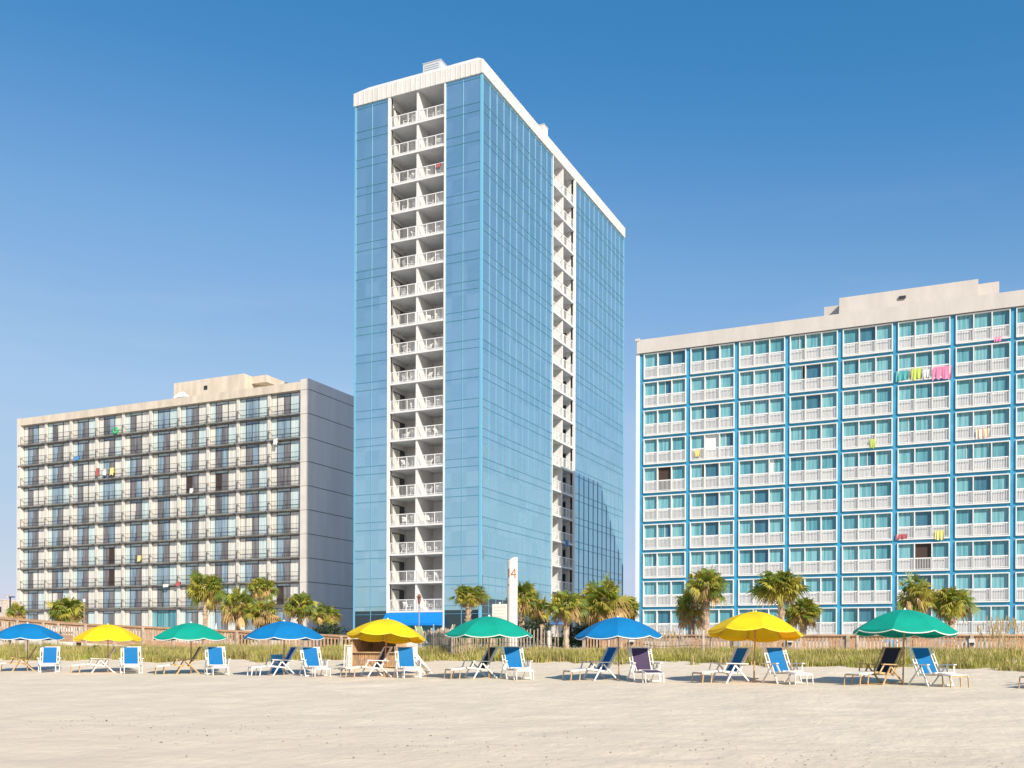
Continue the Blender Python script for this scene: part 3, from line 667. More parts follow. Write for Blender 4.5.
for (px,Yt,rr,hh,lb) in ((632,135,3.2,3.6,'dark broadleaf tree in the gap between the glass tower and right hotel'),(622,128,2.6,3.2,'dark tree at the foot of the tower\'s far corner'),(646,140,3.0,3.0,'dark tree half hidden behind the right hotel\'s end')):
    leafy(lb,'broadleaf_tree','tree',WX(px,Yt),Yt,1.4,rr,rr,hh*.65,2600,'dleaf',.3,True,'dark trees behind the palms')
for (px0,px1,Yt,ht,lb) in ((330,376,60,.85,'clipped green hedge at the foot of the grey end wall'),(437,500,62,.75,'low green hedge in front of the glass tower'),(548,640,66,.8,'low dark hedge behind the big palm clump')):
    x0,x1=WX(px0,Yt),WX(px1,Yt); t=thing('hedge',lb,'hedge',((x0+x1)/2,Yt,1.45)); b=MB(); r=random.Random(px0)
    for i in range(int((x1-x0)*700)):
        p=Vector((r.uniform(x0,x1)-(x0+x1)/2,r.uniform(-.6,.6),ht*r.random()**.5+.08*math.sin(i))); a=Vector((r.gauss(0,1),r.gauss(0,1),r.gauss(0,1))).normalized(); c=a.cross(Vector((r.gauss(0,1),r.gauss(0,1),1))).normalized(); s=.07
        b.face([p+a*s,p+c*s*.7,p-a*s,p-c*s*.7],'leaf')
    b.build('foliage',t)
for (px,Yt,hh,lb) in ((328,58,1.5,'dark round shrub under the palms by the grey end wall'),(508,64,1.6,'leafy shrub behind the numbered pillar'),(532,61,1.7,'leafy shrub right of the numbered pillar'),(95,34.5,.42,'small bright green bush on the dune right of the first umbrella'),(585,64,1.7,'dark shrub under the big palms'),(246,60,1.3,'brown-green shrub beneath the palm clump')):
    z=GZ(WX(px,Yt),Yt) if Yt<40 else 1.45
    leafy(lb,'shrub','shrub',WX(px,Yt),Yt,z,hh*.95,hh*.8,hh*.6,1500 if hh>1 else 500,'leaf' if hh<1 else 'dleaf',.09 if hh>1 else .05,False,'shrubs around the palms')

# ================================================================ BOARDWALK and fences
def boardwalk(label, xa, xb, Yb, zr0, zr1, deckdrop, picket, railm, lights=True, post=2.1):
    t=thing('boardwalk',label,'boardwalk',((xa+xb)/2,Yb,1.2)); ox,oy,oz=(xa+xb)/2,Yb,1.2
    def zr(x): return zr0+(zr1-zr0)*(x-xa)/(xb-xa)
    dz=deckdrop
    def slope_box(y0,y1,a0,a1,m,x0=None,x1=None):
        x0=xa if x0 is None else x0; x1=xb if x1 is None else x1
        q_=MB(); v=[(x0-ox,y0,zr(x0)-a0-oz),(x1-ox,y0,zr(x1)-a0-oz),(x1-ox,y1,zr(x1)-a0-oz),(x0-ox,y1,zr(x0)-a0-oz),(x0-ox,y0,zr(x0)-a1-oz),(x1-ox,y0,zr(x1)-a1-oz),(x1-ox,y1,zr(x1)-a1-oz),(x0-ox,y1,zr(x0)-a1-oz)]
        q_.v=v; q_.f=[(0,1,2,3),(7,6,5,4),(4,5,1,0),(5,6,2,1),(6,7,3,2),(7,4,0,3)]; q_.m=[q_.mi(m)]*6; return q_
    for (y0,y1) in ((-.09,.09),(1.7,1.88)): slope_box(y0,y1,0,.07,railm).build('top_rail',t)
    slope_box(-.03,.03,.07,.19,railm).build('rail_board',t)
    d_=slope_box(-.05,1.85,dz,dz+.05,'wood').build('deck',t); slope_box(-.09,-.051,dz-.06,dz+.24,'wood').build('edge_beam',d_)
    n=int((xb-xa)/post)+1
    for i in range(n):
        x=xa+post*i; h=zr(x)
        q_=MB(); q_.box(-.06,.06,-.16,-.095,GZ(x,Yb-.1)-.2-1.2,h-.02-1.2,'wood2')
        if picket or i%2==0: o=q_.build('post',t,(x-ox,0,0))
        if lights and i%3==1:
            q_=MB(); q_.box(-.10,.10,-.24,-.165,h-.30-1.2,h-.16-1.2,'wht'); q_.box(-.07,.07,-.235,-.17,h-.38-1.2,h-.30-1.2,'black'); q_.build('light_fixture',t,(x-ox,0,0))
    q_=MB(); q2_=MB(); x=xa
    while x<xb:
        x+=(.135 if lights else .21) if picket else .34; h=zr(x); j=random.uniform(-.015,.015)
        if picket: q_.box(x-ox-.034,x-ox+.034,-.045,-.031,h-dz-.1-oz+j,h-.08-oz,random.choice(('wood','wood2','wood')))
        else: q_.box(x-ox-.02,x-ox+.02,-.045,-.031,h-dz-.05-oz,h-.1-oz,'wood')
        if picket: q2_.box(x-ox-.034,x-ox+.034,1.75,1.78,h-dz-.05-oz,h-.08-oz,'wood')
    q_.build('slats',t); q2_.build('rear_slats',t)
    q_=MB()
    for i in range(int((xb-xa)/4)):
        x=xa+4*i+1; q_.box(x-ox-.08,x-ox+.08,.3,.5,-.2,zr(x)-dz-.05-oz,'darkwood'); 
    q_.build('pilings',t)
BY=39.2
zR=ZZ(900,631.2,BY); zM=ZZ(600,634.5,BY)
boardwalk('wooden boardwalk with close pickets and orange top rail below the right hotel', WX(585,BY), 9, BY, ZZ(600,634,BY), ZZ(1010,631,BY), .62, True, 'wood')
boardwalk('weathered boardwalk with open rails running behind the left umbrellas', WX(60,BY+.8), WX(352,BY+.8), BY+.8, ZZ(60,626,BY+.8), ZZ(352,637,BY+.8), .80, True,'wood', False)
boardwalk('raised end of the boardwalk at the far left edge', WX(-30,BY+1.2), WX(60,BY+1.2)-.1, BY+1.2, ZZ(0,618.5,BY+1.2), ZZ(60,626,BY+1.2), .75, True,'wood', False)

def slat_fence(label, pts, h=1.0, sp=.14):
    ox,oy=pts[0]; t=thing('sand_fence',label,'fence',(ox,oy,GZ(ox,oy))); oz=GZ(ox,oy); sl=MB(); k=0; wire=[]
    for (x0,y0,h0),(x1,y1,h1) in zip([(*p,hh) for p,hh in zip(pts[:-1],h[:-1])],[(*p,hh) for p,hh in zip(pts[1:],h[1:])]):
        L_=math.hypot(x1-x0,y1-y0); n=int(L_/sp)
        for i in range(n):
            u=i/n; x=x0+(x1-x0)*u; y=y0+(y1-y0)*u; hh=h0+(h1-h0)*u+random.uniform(-.06,.06); g_=GZ(x,y)-oz; lx=random.uniform(-.03,.03)
            sl.bar((x-ox,y-oy,g_-.1),(x-ox+lx,y-oy,g_+hh),.055,.012,'picket',up=(0,1,0)); wire.append((x-ox,y-oy-.012,g_+hh*.75))
            k+=1
            if k%16==0:
                q_=MB(); q_.tube([(x-ox,y-oy+.06,g_-.2),(x-ox,y-oy+.06,g_+hh+.12)],.045,'wood2',7); q_.build('post',t)
    sl.build('slats',t)
    w_=MB(); w_.tube(wire[::4],.008,'black',4); w_.tube([(a,b_,c-.35) for a,b_,c in wire[::4]],.008,'black',4); w_.build('wire',t)
def P(px,Y): return (WX(px,Y),Y)
random.seed(9)
slat_fence('grey slatted sand fence dipping through the dune behind the middle umbrellas',[P(402,38.6),P(430,37.8),P(446,35.0),P(452,34.0),P(478,35.6),P(530,37.6),P(562,38.2)],[1.05,1.0,1.05,1.05,1.1,1.05,.95])
slat_fence('tilted grey sand fence in front of the boardwalk right of the middle',[P(643,38.3),P(700,38.1),P(716,37.6)],[.95,.9,.85],.16)
for (px,Yt,hh,lb) in ((566,36.5,1.0,'lone wooden post on the dune under the pale-trunked palm'),(74,36.5,1.25,'thick pale post in front of the left boardwalk'),(857,36.6,.95,'short wooden post on the dune left of the right green umbrella'),(703,36,.95,'wooden post on the dune left of the right yellow umbrella'),(27,33.5,1.3,'wide pale timber post directly behind the leftmost umbrella')):
    x=WX(px,Yt); q_=MB(); r_=.06 if px!=27 else .11; q_.tube([(0,0,-.2),(0,0,hh)],[r_,r_*.9],'wood2' if px!=27 else 'picket',8,jit=.05); tag(q_.build('wooden_post',None,(x,Yt,GZ(x,Yt))),lb,'post','wooden posts on the dune')

# ================================================================ DUNE GRASS (stuff)
def grass(name,label,n,xr,yr,hr,m,edge=.8,bias=0):
    xs_=rng.uniform(xr[0],xr[1],n); ys_=rng.uniform(yr[0],yr[1],n)
    dens=vnoise(xs_,ys_,21,2.2,1.1)*1.25+vnoise(xs_,ys_,22,.5,.4)*.6+bias+.04*(ys_-31)
    front=yr[0]+edge*(vnoise(xs_,ys_*0,23,2.6,1)+.5)*2.2+.5*vnoise(xs_,ys_*0,27,.5,1)
    k=(dens>-.22)&(ys_>front); xs_=xs_[k]; ys_=ys_[k]; n=len(xs_)
    zs_=ground_z(xs_,ys_)+relief(xs_,ys_)-.02
    h=rng.uniform(hr[0],hr[1],n)*(.5+1.1*(vnoise(xs_,ys_,24,1.6,1.0)+.5))*(1+.5*np.clip(-xs_,0,50)/40); a=rng.uniform(0,6.28,n); ln=rng.uniform(.1,.55,n)*h; w_=rng.uniform(.008,.016,n)
    dx=np.cos(a); dy=np.sin(a); px_=-dy*w_; py_=dx*w_
    b0=np.stack([xs_-px_,ys_-py_,zs_],1); b1=np.stack([xs_+px_,ys_+py_,zs_],1)
    m0=np.stack([xs_+dx*ln*.35-px_*.8,ys_+dy*ln*.35-py_*.8,zs_+h*.6],1); m1=np.stack([xs_+dx*ln*.35+px_*.8,ys_+dy*ln*.35+py_*.8,zs_+h*.6],1)
    tp=np.stack([xs_+dx*ln,ys_+dy*ln,zs_+h],1)
    co=np.stack([b0,b1,m1,m0,tp],1).reshape(-1,3); i=np.arange(n)*5
    loops=np.stack([i,i+1,i+2,i+3,i+3,i+2,i+4],1).ravel(); ls=np.stack([np.arange(n)*7,np.arange(n)*7+4],1).ravel(); lt=np.tile([4,3],n)
    me=bpy.data.meshes.new(name); me.vertices.add(len(co)); me.vertices.foreach_set('co',co.ravel()); me.loops.add(len(loops)); me.loops.foreach_set('vertex_index',loops)
    me.polygons.add(len(ls)); me.polygons.foreach_set('loop_start',ls); me.polygons.foreach_set('loop_total',lt); me.update(calc_edges=True); me.materials.append(M[m])
    tag(link(name,me),label,'grass',kind='stuff')
grass('dune_grass','yellow-green beach grass covering the dune in front of the boardwalk',190000,(-66,9),(31.4,38.6),(.11,.27),'g1')
grass('dry_grass','straw-coloured dry blades mixed through the dune grass',70000,(-66,9),(31.3,38.8),(.12,.34),'g2',bias=-.05)
# sea oats
for (px,Yt,hh,n,lb) in ((1004,36.5,1.25,22,'tall clump of sea oats at the right edge of the dune'),(985,37,1.1,10,'thin sea oats left of the tall clump at the right edge'),(1020,36,1.2,16,'sea oats cut by the right edge of the picture'),(752,37,1.05,10,'thin sea oats behind the right yellow umbrella\'s pole'),(775,37,1.0,9,'thin sea oats right of the yellow umbrella\'s pole'),(668,37,1.0,8,'sea oats in front of the boardwalk left of the yellow umbrella'),(470,33.8,.75,8,'sea oats behind the middle green umbrella'),(250,36,.8,9,'sea oats in front of the left boardwalk')):
    x=WX(px,Yt); t=thing('sea_oats',lb,'sea oats',(x,Yt,GZ(x,Yt)),0,'sea oat clumps on the dune'); q_=MB(); hd=q_
    for i in range(n):
        a=random.uniform(0,6.28); r_=random.uniform(0,.45); bx0=math.cos(a)*r_; by0=math.sin(a)*r_; h_=hh*random.uniform(.75,1.1); ln=random.uniform(.05,.35)*(1 if random.random()>.3 else -1)
        q_.tube([(bx0,by0,0),(bx0+ln*.3,by0,h_*.6),(bx0+ln,by0,h_)],.006,'oat',4)
        for k in range(6): 
            z=h_-.04*k; hd.face([(bx0+ln-.015,by0,z),(bx0+ln,by0-.01,z+.03),(bx0+ln+.03,by0,z-.03),(bx0+ln,by0+.01,z-.03)],'oat')
    q_.build('stalks',t)

# ================================================================ UMBRELLAS
def umbrella(color, under, trim):
    t=thing('beach_umbrella','','umbrella'); Rr=1.36; ze=1.44; za=2.02; N=8
    b=MB(); nr=7; ns=6; idx={}
    def pt(ri,a_i):      # ri 0..nr, a_i 0..N*ns
        u=ri/nr; seg=(a_i%ns)/ns; a=2*math.pi*a_i/(N*ns)+.2
        sag=math.sin(math.pi*seg)
        chord=math.cos(math.pi/N)/math.cos(2*math.pi/N*seg-math.pi/N)
        r_=Rr*u*(1*(1-.8*1)+.8*chord if False else (.35+.65*chord))
        z=za-(za-ze)*(u**1.75)*.98-.02*u - .035*sag*u*u
        return (r_*math.cos(a),r_*math.sin(a),z)
    for ri in range(nr+1):
        for ai in range(N*ns): idx[(ri,ai)]=len(b.v); b.v.append(pt(ri,ai))
    mi=b.mi(color)
    for ri in range(nr):
        for ai in range(N*ns):
            b.f.append((idx[(ri,ai)],idx[(ri+1,ai)],idx[(ri+1,(ai+1)%(N*ns))],idx[(ri,(ai+1)%(N*ns))])); b.m.append(mi)
    # skirt
    sk=len(b.v)
    for ai in range(N*ns):
        x,y,z=pt(nr,ai); seg=(ai%ns)/ns; b.v.append((x*1.004,y*1.004,z-.035-.045*math.sin(math.pi*seg)**.6))
    for ai in range(N*ns):
        b.f.append((idx[(nr,ai)],sk+ai,sk+(ai+1)%(N*ns),idx[(nr,(ai+1)%(N*ns))])); b.m.append(mi)
    cn=b.build('canopy',t)
    tr=MB(); pts=[b.v[sk+ai%(N*ns)] for ai in range(N*ns+1)]; tr.tube(pts,.014,trim,5,cap=False)
    tr.build('piping',cn)
    for i in range(N):
        q_=MB(); a=2*math.pi*i/N+.2
        p=[(.02*math.cos(a),.02*math.sin(a),za-.05)]+[(Rr*.97*u*math.cos(a),Rr*.97*u*math.sin(a),za-(za-ze)*(u**1.75)-.035) for u in (.3,.6,.85,1)]
        q_.tube(p,.009,'polew',4); u=.55; q_.tube([(.03*math.cos(a),.03*math.sin(a),1.52),(Rr*u*math.cos(a),Rr*u*math.sin(a),za-(za-ze)*(u**1.75)-.04)],.007,'polew',4); q_.build('rib',t)
    q_=MB(); q_.tube([(0,0,-.35),(0,0,za+.02)],.022,'polew',8); q_.tube([(0,0,1.48),(0,0,1.56)],.045,'polew',8); q_.build('pole',t)
    q_=MB(); q_.tube([(0,0,za-.01),(0,0,za+.02),(0,0,za+.045)],[.05,.03,.012],trim,8); q_.build('finial',t)
    return t
kinds={'blue':umbrella('ub','ub','trim'),'yellow':umbrella('uy','uy','trimy'),'green':umbrella('ug','ug','trim')}
seen=set()
UY=27.5
UL=[(27.5,'blue','leftmost blue beach umbrella with white edging over a wooden chair',0,0),(108,'yellow','leftmost yellow beach umbrella, second in the row',0,0),(191,'green','leftmost green beach umbrella, third in the row',0,0),(284,'blue','blue beach umbrella over the chair with the blue drum',0,0),
(384,'yellow','tilted yellow beach umbrella in front of the bamboo hut',3,6),(489,'green','green beach umbrella beside the white numbered pillar',0,0),(619,'blue','blue beach umbrella in front of the tower and right hotel gap',-1,0),(754,'yellow','big yellow beach umbrella below the spreading palm',1,7),(903,'green','rightmost green beach umbrella, largest in the row',2,2)]
UW=[.97,.87,.96,1,.93,1,.92,.94,.94]; UHs=[.93,.89,.90,.91,.93,.94,.91,.965,.96]
for k_,(px,c,lb,tx,ty) in enumerate(UL):
    o=kinds[c] if c not in seen else copy_tree(kinds[c]); seen.add(c)
    x=WX(px,UY); o.location=(x,UY,GZ(x,UY)); o.rotation_euler=(R(-ty),R(tx),random.uniform(0,.7)); o.scale=(UW[k_],UW[k_],UHs[k_]); tag(o,lb,'umbrella','beach umbrellas in a row on the sand')

# ================================================================ BEACH CHAIRS
def beach_chair(frame, back, seatm, foot, legm):
    t=thing('beach_chair','','beach chair'); w2=.335
    # f axis = -y
    def p(s,f,z): return (s,-f,z)
    bf=MB()
    for sx in (-1,1):
        bf.bar(p(sx*w2,-.44,.97),p(sx*w2,-.02,.24),.028,.045,frame); bf.bar(p(sx*(w2-.085),-.43,.955),p(sx*(w2-.085),-.04,.30),.022,.03,frame)
        for k in (.08,.16,.24,.55): 
            a=Vector(p(sx*w2,-.44,.97)).lerp(Vector(p(sx*w2,-.02,.24)),k); c=Vector(p(sx*(w2-.085),-.44,.97)).lerp(Vector(p(sx*(w2-.085),-.02,.24)),k); bf.bar(a,c,.03,.03,frame)
    bf.bar(p(-w2,-.43,.955),p(w2,-.43,.955),.04,.03,frame); bf.build('back_frame',t)
    bc=MB()
    n=6
    for k in range(n):
        u0,u1=k/n,(k+1)/n
        def q(s,u,o=0): sag=.035*math.sin(math.pi*u); return p(s,-.415+.39*u-sag+o,.945-.655*u-sag*.5)
        bc.face([q(-.235,u0,.02),q(.235,u0,.02),q(.235,u1,.02),q(-.235,u1,.02)][::-1],back); bc.face([q(-.235,u0,.008),q(.235,u0,.008),q(.235,u1,.008),q(-.235,u1,.008)],back)
    bc.build('back_canvas',t)
    sr=MB()
    for sx in (-1,1): sr.bar(p(sx*.27,-.10,.26),p(sx*.27,.55,.33),.03,.05,frame)
    sr.bar(p(-.27,.55,.33),p(.27,.55,.33),.04,.04,frame); sr.bar(p(-.27,-.08,.26),p(.27,-.08,.26),.03,.03,frame); sr.build('seat_frame',t)
    sc=MB(); sc.box(-.235,.235,-.54,.06,.0,.012,seatm); 
    for i,v in enumerate(sc.v): sc.v[i]=(v[0],v[1],v[2]+.275+(-v[1])*.11)
    sc.build('seat_canvas',t)
    for sx in (-1,1):
        for nm,(f0,z0),(f1,z1) in (('leg',(.10,.50),(.40,0)),('leg',(.13,.50),(-.40,0))):
            q_=MB(); q_.bar(p(sx*.365,f0,z0),p(sx*.365,f1,z1-.01),.024,.042,frame if nm=='leg' else legm); q_.build('leg',t)
        q_=MB(); q_.bar(p(sx*.385,-.30,.515),p(sx*.385,.44,.535),.075,.028,frame); q_.bar(p(sx*.385,.38,.52),p(sx*.33,.48,.30),.025,.035,frame); q_.build('armrest',t)
    q_=MB(); q_.bar(p(-.365,.385,.03),p(.365,.385,.03),.025,.04,frame); q_.bar(p(-.365,-.385,.03),p(.365,-.385,.03),.025,.04,frame); q_.build('stretcher',t)
    ft=MB()
    for sx in (-1,1): ft.bar(p(sx*.24,.60,.32),p(sx*.24,1.10,.26),.024,.034,frame if legm!='tan' else 'framew')
    ft.bar(p(-.24,1.08,.26),p(.24,1.08,.26),.03,.03,legm)
    ft.box(-.22,.22,-1.08,-.60,0,.012,foot)
    for i in range(len(ft.v)-8,len(ft.v)): v=ft.v[i]; ft.v[i]=(v[0],v[1],v[2]+.33-( -v[1]-.60)*.10)
    fo=ft.build('footrest',t)
    for sx in (-1,1):
        for f_ in (.78,1.06):
            q_=MB(); q_.bar(p(sx*.255,f_,.285),p(sx*.255,f_+.04,-.01),.020,.032,legm); q_.build('footrest_leg',fo)
    return t
CH={}
def chair(px, side, key, label, jx=0, dY=0):
    Yc=27.75 if side=='L' else 27.55; Yc+=dY
    if key not in CH:
        CH[key]=beach_chair(*key); o=CH[key]
    else: o=copy_tree(CH[key])
    rz=R(-39 if side=='L' else (50 if px<330 else 42 if px<560 else 37))+R(random.uniform(-4,4)); f=Vector((math.sin(rz),-math.cos(rz),0))
    p_=Vector((WX(px,Yc),Yc,0))+f*.25; o.location=(p_.x,p_.y,GZ(p_.x,p_.y)-.005); o.rotation_euler=(0,0,rz)
    tag(o,label,'beach chair','reclining beach chairs in pairs under the umbrellas')
Wn=('framew','navy','slingw','slingw','tan'); Wb=('framew','blue','slingw','slingw','tan'); Tn=('tan','navy','slingw','slingw','tan'); Ww=('framew','blue','slingw','slingw','framew'); Pp=('framew','purple','purple','purple','framew')  # white seats and footrests: grazing sunlight put into the canvas colour
random.seed(4)
chair(31,'L',Tn,'wooden chair with navy back under the leftmost blue umbrella'); chair(50,'R',Ww,'blue-backed white chair right of the leftmost blue umbrella')
chair(110,'L',Wb,'white chair turned left under the leftmost yellow umbrella'); chair(131,'R',Ww,'blue-backed white chair right of the leftmost yellow umbrella')
chair(195,'L',Tn,'wooden chair with navy back under the leftmost green umbrella'); chair(215.5,'R',Ww,'blue-backed white chair right of the leftmost green umbrella')
chair(289,'L',Ww,'white chair turned left in front of the blue drum'); chair(311,'R',Ww,'blue-backed white chair right of the chair with the blue drum')
chair(383,'L',Wn,'white chair with navy back in front of the bamboo hut'); chair(406,'R',Ww,'blue-backed white chair beside the bamboo hut')
chair(488,'L',Wn,'white chair with navy back under the middle green umbrella'); chair(513,'R',Ww,'blue-backed white chair just below the numbered pillar')
chair(608,'L',Wb,'white chair with dark blue back left of the plum chair'); chair(641,'R',Pp,'white-framed chair with plum canvas down to its footrest')
chair(738,'L',Wb,'white chair with dark blue back left of the right yellow umbrella\'s pole'); chair(777,'R',Ww,'blue-backed white chair right of the right yellow umbrella\'s pole')
chair(889,'L',Tn,'wooden chair with navy back under the rightmost green umbrella'); chair(924,'R',Wb,'blue-backed white chair right of the rightmost green umbrella\'s pole')
chair(1064,'L',Tn,'wooden footrest and chair entering at the right edge of the picture')

# blue drum
x=WX(277,28.6); t=thing('blue_drum','blue plastic drum standing behind the white chair','drum',(x,28.6,GZ(x,28.6))); q_=MB(); q_.tube([(0,0,0),(0,0,.05),(0,0,.3),(0,0,.55),(0,0,.60)],[.18,.2,.205,.215,.20],mat('drum_plastic',(.05,.36,.66),.4),14); q_.build('barrel',t,smooth=False)
q_=MB(); q_.tube([(0,0,.60),(0,0,.64)],[.225,.225],mat('drum_band',(.15,.45,.65),.4),14); q_.tube([(0,0,.40),(0,0,.44)],[.222,.222],M['aq'],14); q_.build('lid',t)

# bamboo rental hut
HY=30.6; x0,x1=WX(352,HY),WX(398,HY); hz=GZ((x0+x1)/2,HY); HT=ZZ(375,640,HY)-hz; hw=(x1-x0)/2
t=thing('beach_hut','small woven bamboo rental hut with open counter behind the tilted yellow umbrella','beach hut',((x0+x1)/2,HY,hz))
q_=MB(); q_.box(-hw,hw,0,.04,0.04,HT*.52,'bamboo')
k=int(2*hw/.09)
for i in range(k): xx=-hw+2*hw*(i+.5)/k; q_.box(xx-.035,xx+.035,-.025,-.002,.04,HT*.52-.02,'bamboo')
q_.build('front_panel',t)
for s_ in (-1,1):
    q_=MB(); q_.box(min(s_*hw,s_*(hw-.05)),max(s_*hw,s_*(hw-.05)),.045,1.3,0,HT,'bamboo'); q_.build('side_panel',t)
q_=MB(); q_.box(-hw,hw,1.3,1.35,0,HT,'bamboo'); q_.build('back_panel',t)
q_=MB(); q_.box(-hw-.02,hw+.02,-.10,.25,HT*.52,HT*.56,'tan'); q_.build('counter',t)
q_=MB(); q_.box(-hw-.1,hw+.08,-.14,1.5,HT,HT+.07,'slingw'); q_.build('roof',t)
for xx in (-hw+.03,hw-.03):
    q_=MB(); q_.box(xx-.03,xx+.03,-.05,.0,0,HT,'tan'); q_.build('post',t)
x=WX(407,31.2); t=thing('notice_board','white board with red scribbles standing beside the bamboo hut','board',(x,31.2,GZ(x,31.2)))
q_=MB(); q_.box(-.42,.42,0,.03,.25,1.12,'wht'); q_.build('panel',t); q_=MB(); q_.box(-.40,-.35,.03,.08,-.1,1.1,'framew'); q_.box(.35,.40,.03,.08,-.1,1.1,'framew'); q_.build('legs',t)
q_=MB(); q_.face([(-.28,-.006,.98),(-.2,-.006,.86),(-.12,-.006,.95),(-.14,-.006,1.10),(-.22,-.006,1.14)],'redt'); q_.face([(-.39,-.006,.5),(-.3,-.006,.5),(-.3,-.006,.7),(-.37,-.006,.72)],'redt'); q_.build('red_marks',t)
# folded frames leaning by the hut
def folded(px,Yf,lean,label,n=3,ht=.95):
    x=WX(px,Yf); t=thing('folded_chair',label,'folded chair',(x,Yf,GZ(x,Yf))); q_=MB()
    for i in range(n):
        o=.09*i
        for s_ in (-.14,.14): q_.bar((o+s_*.4,s_,0),(o+lean*ht+s_*.4,s_,ht),.03,.04,'framew')
        q_.bar((o+lean*ht,-.14,ht*.95),(o+lean*ht,.14,ht*.95),.03,.03,'framew')
    q_.build('frame',t); q_=MB()
    for i in range(n): o=.09*i+.03; q_.face([(o,-.12,.1),(o,.12,.1),(o+lean*ht*.9,.12,ht*.9),(o+lean*ht*.9,-.12,ht*.9)],'slingw'); q_.face([(o-.05,-.10,.12),(o+.08,-.14,.12),(o+.08+lean*ht*.6,-.14,ht*.6),(o-.05+lean*ht*.6,-.10,ht*.6)],'slingw')
    q_.build('canvas',t)
folded(347.5,29.8,.04,'white folded chairs leaning against the left side of the bamboo hut',1)
folded(424,29.2,-.9,'white folded chair frames slumped on the sand right of the hut',3,.72)

# numbered pillar and its board
PYy=45.0; x=WX(512.3,PYy); pz0=1.35; top=ZZ(512,557.5,PYy)-pz0; pr=5.1*dep(x,PYy)/F
t=thing('numbered_pillar','tall white round pillar with a red number and slanted top','pillar',(x,PYy,pz0))
q_=MB(); n=28
base=[(pr*math.cos(2*math.pi*k/n),pr*math.sin(2*math.pi*k/n)) for k in range(n)]
q_.v=[(a,c,0) for a,c in base]+[(a,c,top-.12+.5*a-.1*c) for a,c in base]
mi=q_.mi('pillar'); q_.f=[(k,(k+1)%n,n+(k+1)%n,n+k) for k in range(n)]+[tuple(range(n,2*n))]; q_.m=[mi]*(n+1)
q_.build('shaft',t)
for zz in (top-.55,top-1.08): 
    q_=MB(); q_.tube([(0,0,zz),(0,0,zz+.02)],pr*1.015,'white',n); q_.build('band',t)
q_=MB()
def stroke(u0,z0,u1,z1,w=.055):
    n=10; du,dz=u1-u0,z1-z0; L_=math.hypot(du,dz); nu,nz=-dz/L_*w/2,du/L_*w/2
    def cy(u,z,e): a=R(-65)+u/pr; return ((pr+e)*math.cos(a),(pr+e)*math.sin(a),top-1.0+z)
    for k in range(n):
        a0,a1=k/n,(k+1)/n; p=[(u0+du*a0-nu,z0+dz*a0-nz),(u0+du*a1-nu,z0+dz*a1-nz),(u0+du*a1+nu,z0+dz*a1+nz),(u0+du*a0+nu,z0+dz*a0+nz)]
        q_.face([cy(*t_,.008) for t_ in p],'red')
stroke(.12,.0,.12,.42); stroke(.12,.42,-.06,.14); stroke(-.08,.13,.19,.13); stroke(.06,.0,.18,.0,.035)
stroke(-.19,.0,-.19,.42); stroke(-.19,.42,-.24,.34)
q_.build('numerals',t)
q_=MB(); q_.tube([(pr*math.cos(-2.0),pr*math.sin(-2.0),0),(1.12*pr*math.cos(-2.0),1.12*pr*math.sin(-2.0),0)],.04,'lampm',8); q_.build('bracket',t,(0,0,top-1.38))
bx_=WX(499.5,44.6); t=thing('sign_board','blank-looking white sign board with faint lettering left of the numbered pillar','sign',(bx_,44.6,1.35)); zc=ZZ(499.5,613,44.6)-1.35
wd=16*dep(bx_,44.6)/F/2
q_=MB(); q_.box(-wd,wd,-.03,.03,zc-.44,zc+.44,'pillar'); q_.build('panel',t)
q_=MB(); q_.box(-wd+.05,-wd+.13,.032,.10,0,zc+.4,'wood2'); q_.box(wd-.13,wd-.05,.032,.10,0,zc+.4,'wood2'); q_.box(-.03,.05,-.02,.02,zc+.44,zc+.54,'wht'); q_.build('posts',t)
q_=MB(); random.seed(2)
for r_ in range(4):
    xx=-wd+.12
    while xx<wd-.12:
        l=random.uniform(.03,.09); q_.box(xx,xx+l,-.036,-.03,zc+.25-.16*r_,zc+.29-.16*r_+random.uniform(0,.03),'faint'); xx+=l+.04
q_.build('faint_lettering',t)

# lantern post, bollard, pool things
x=WX(419,64); t=thing('lamp_post','slim grey lamp post with copper lantern in front of the tower balconies','lamp post',(x,64,1.45)); hz_=ZZ(419,605,64)-1.45
q_=MB(); q_.tube([(0,0,0),(0,0,.3),(0,0,hz_)],[.09,.05,.04],'lampg',8); q_.build('pole',t)
q_=MB(); q_.tube([(0,0,hz_),(0,0,hz_+.1),(0,0,hz_+.48),(0,0,hz_+.52)],[.05,.10,.16,.06],'lampm',6); q_.tube([(0,0,hz_+.52),(0,0,hz_+.58),(0,0,hz_+.78)],[.26,.2,.02],'lampm',6); q_.build('lantern',t)
x=WX(84,62); t=thing('lamp_post','slim pale lamp post between the low palm and the left yellow umbrella','lamp post',(x,62,1.45)); hz_=ZZ(84,605,62)-1.45
q_=MB(); q_.tube([(0,0,0),(0,0,hz_)],[.05,.035],'polew',8); q_.build('pole',t); q_=MB(); q_.tube([(0,0,hz_),(0,0,hz_+.3)],[.10,.14],'wht',6); q_.tube([(0,0,hz_+.3),(0,0,hz_+.42)],[.18,.02],'lampm',6); q_.build('lantern',t)
x=WX(549,41.5); q_=MB(); q_.tube([(0,0,0),(0,0,ZZ(549,631,41.5)-1.3),(0,0,ZZ(549,631,41.5)-1.27)],[.06,.06,.03],'wht',10); tag(q_.build('white_bollard',None,(x,41.5,1.3)),'short white bollard behind the sand fence under the palms','bollard')
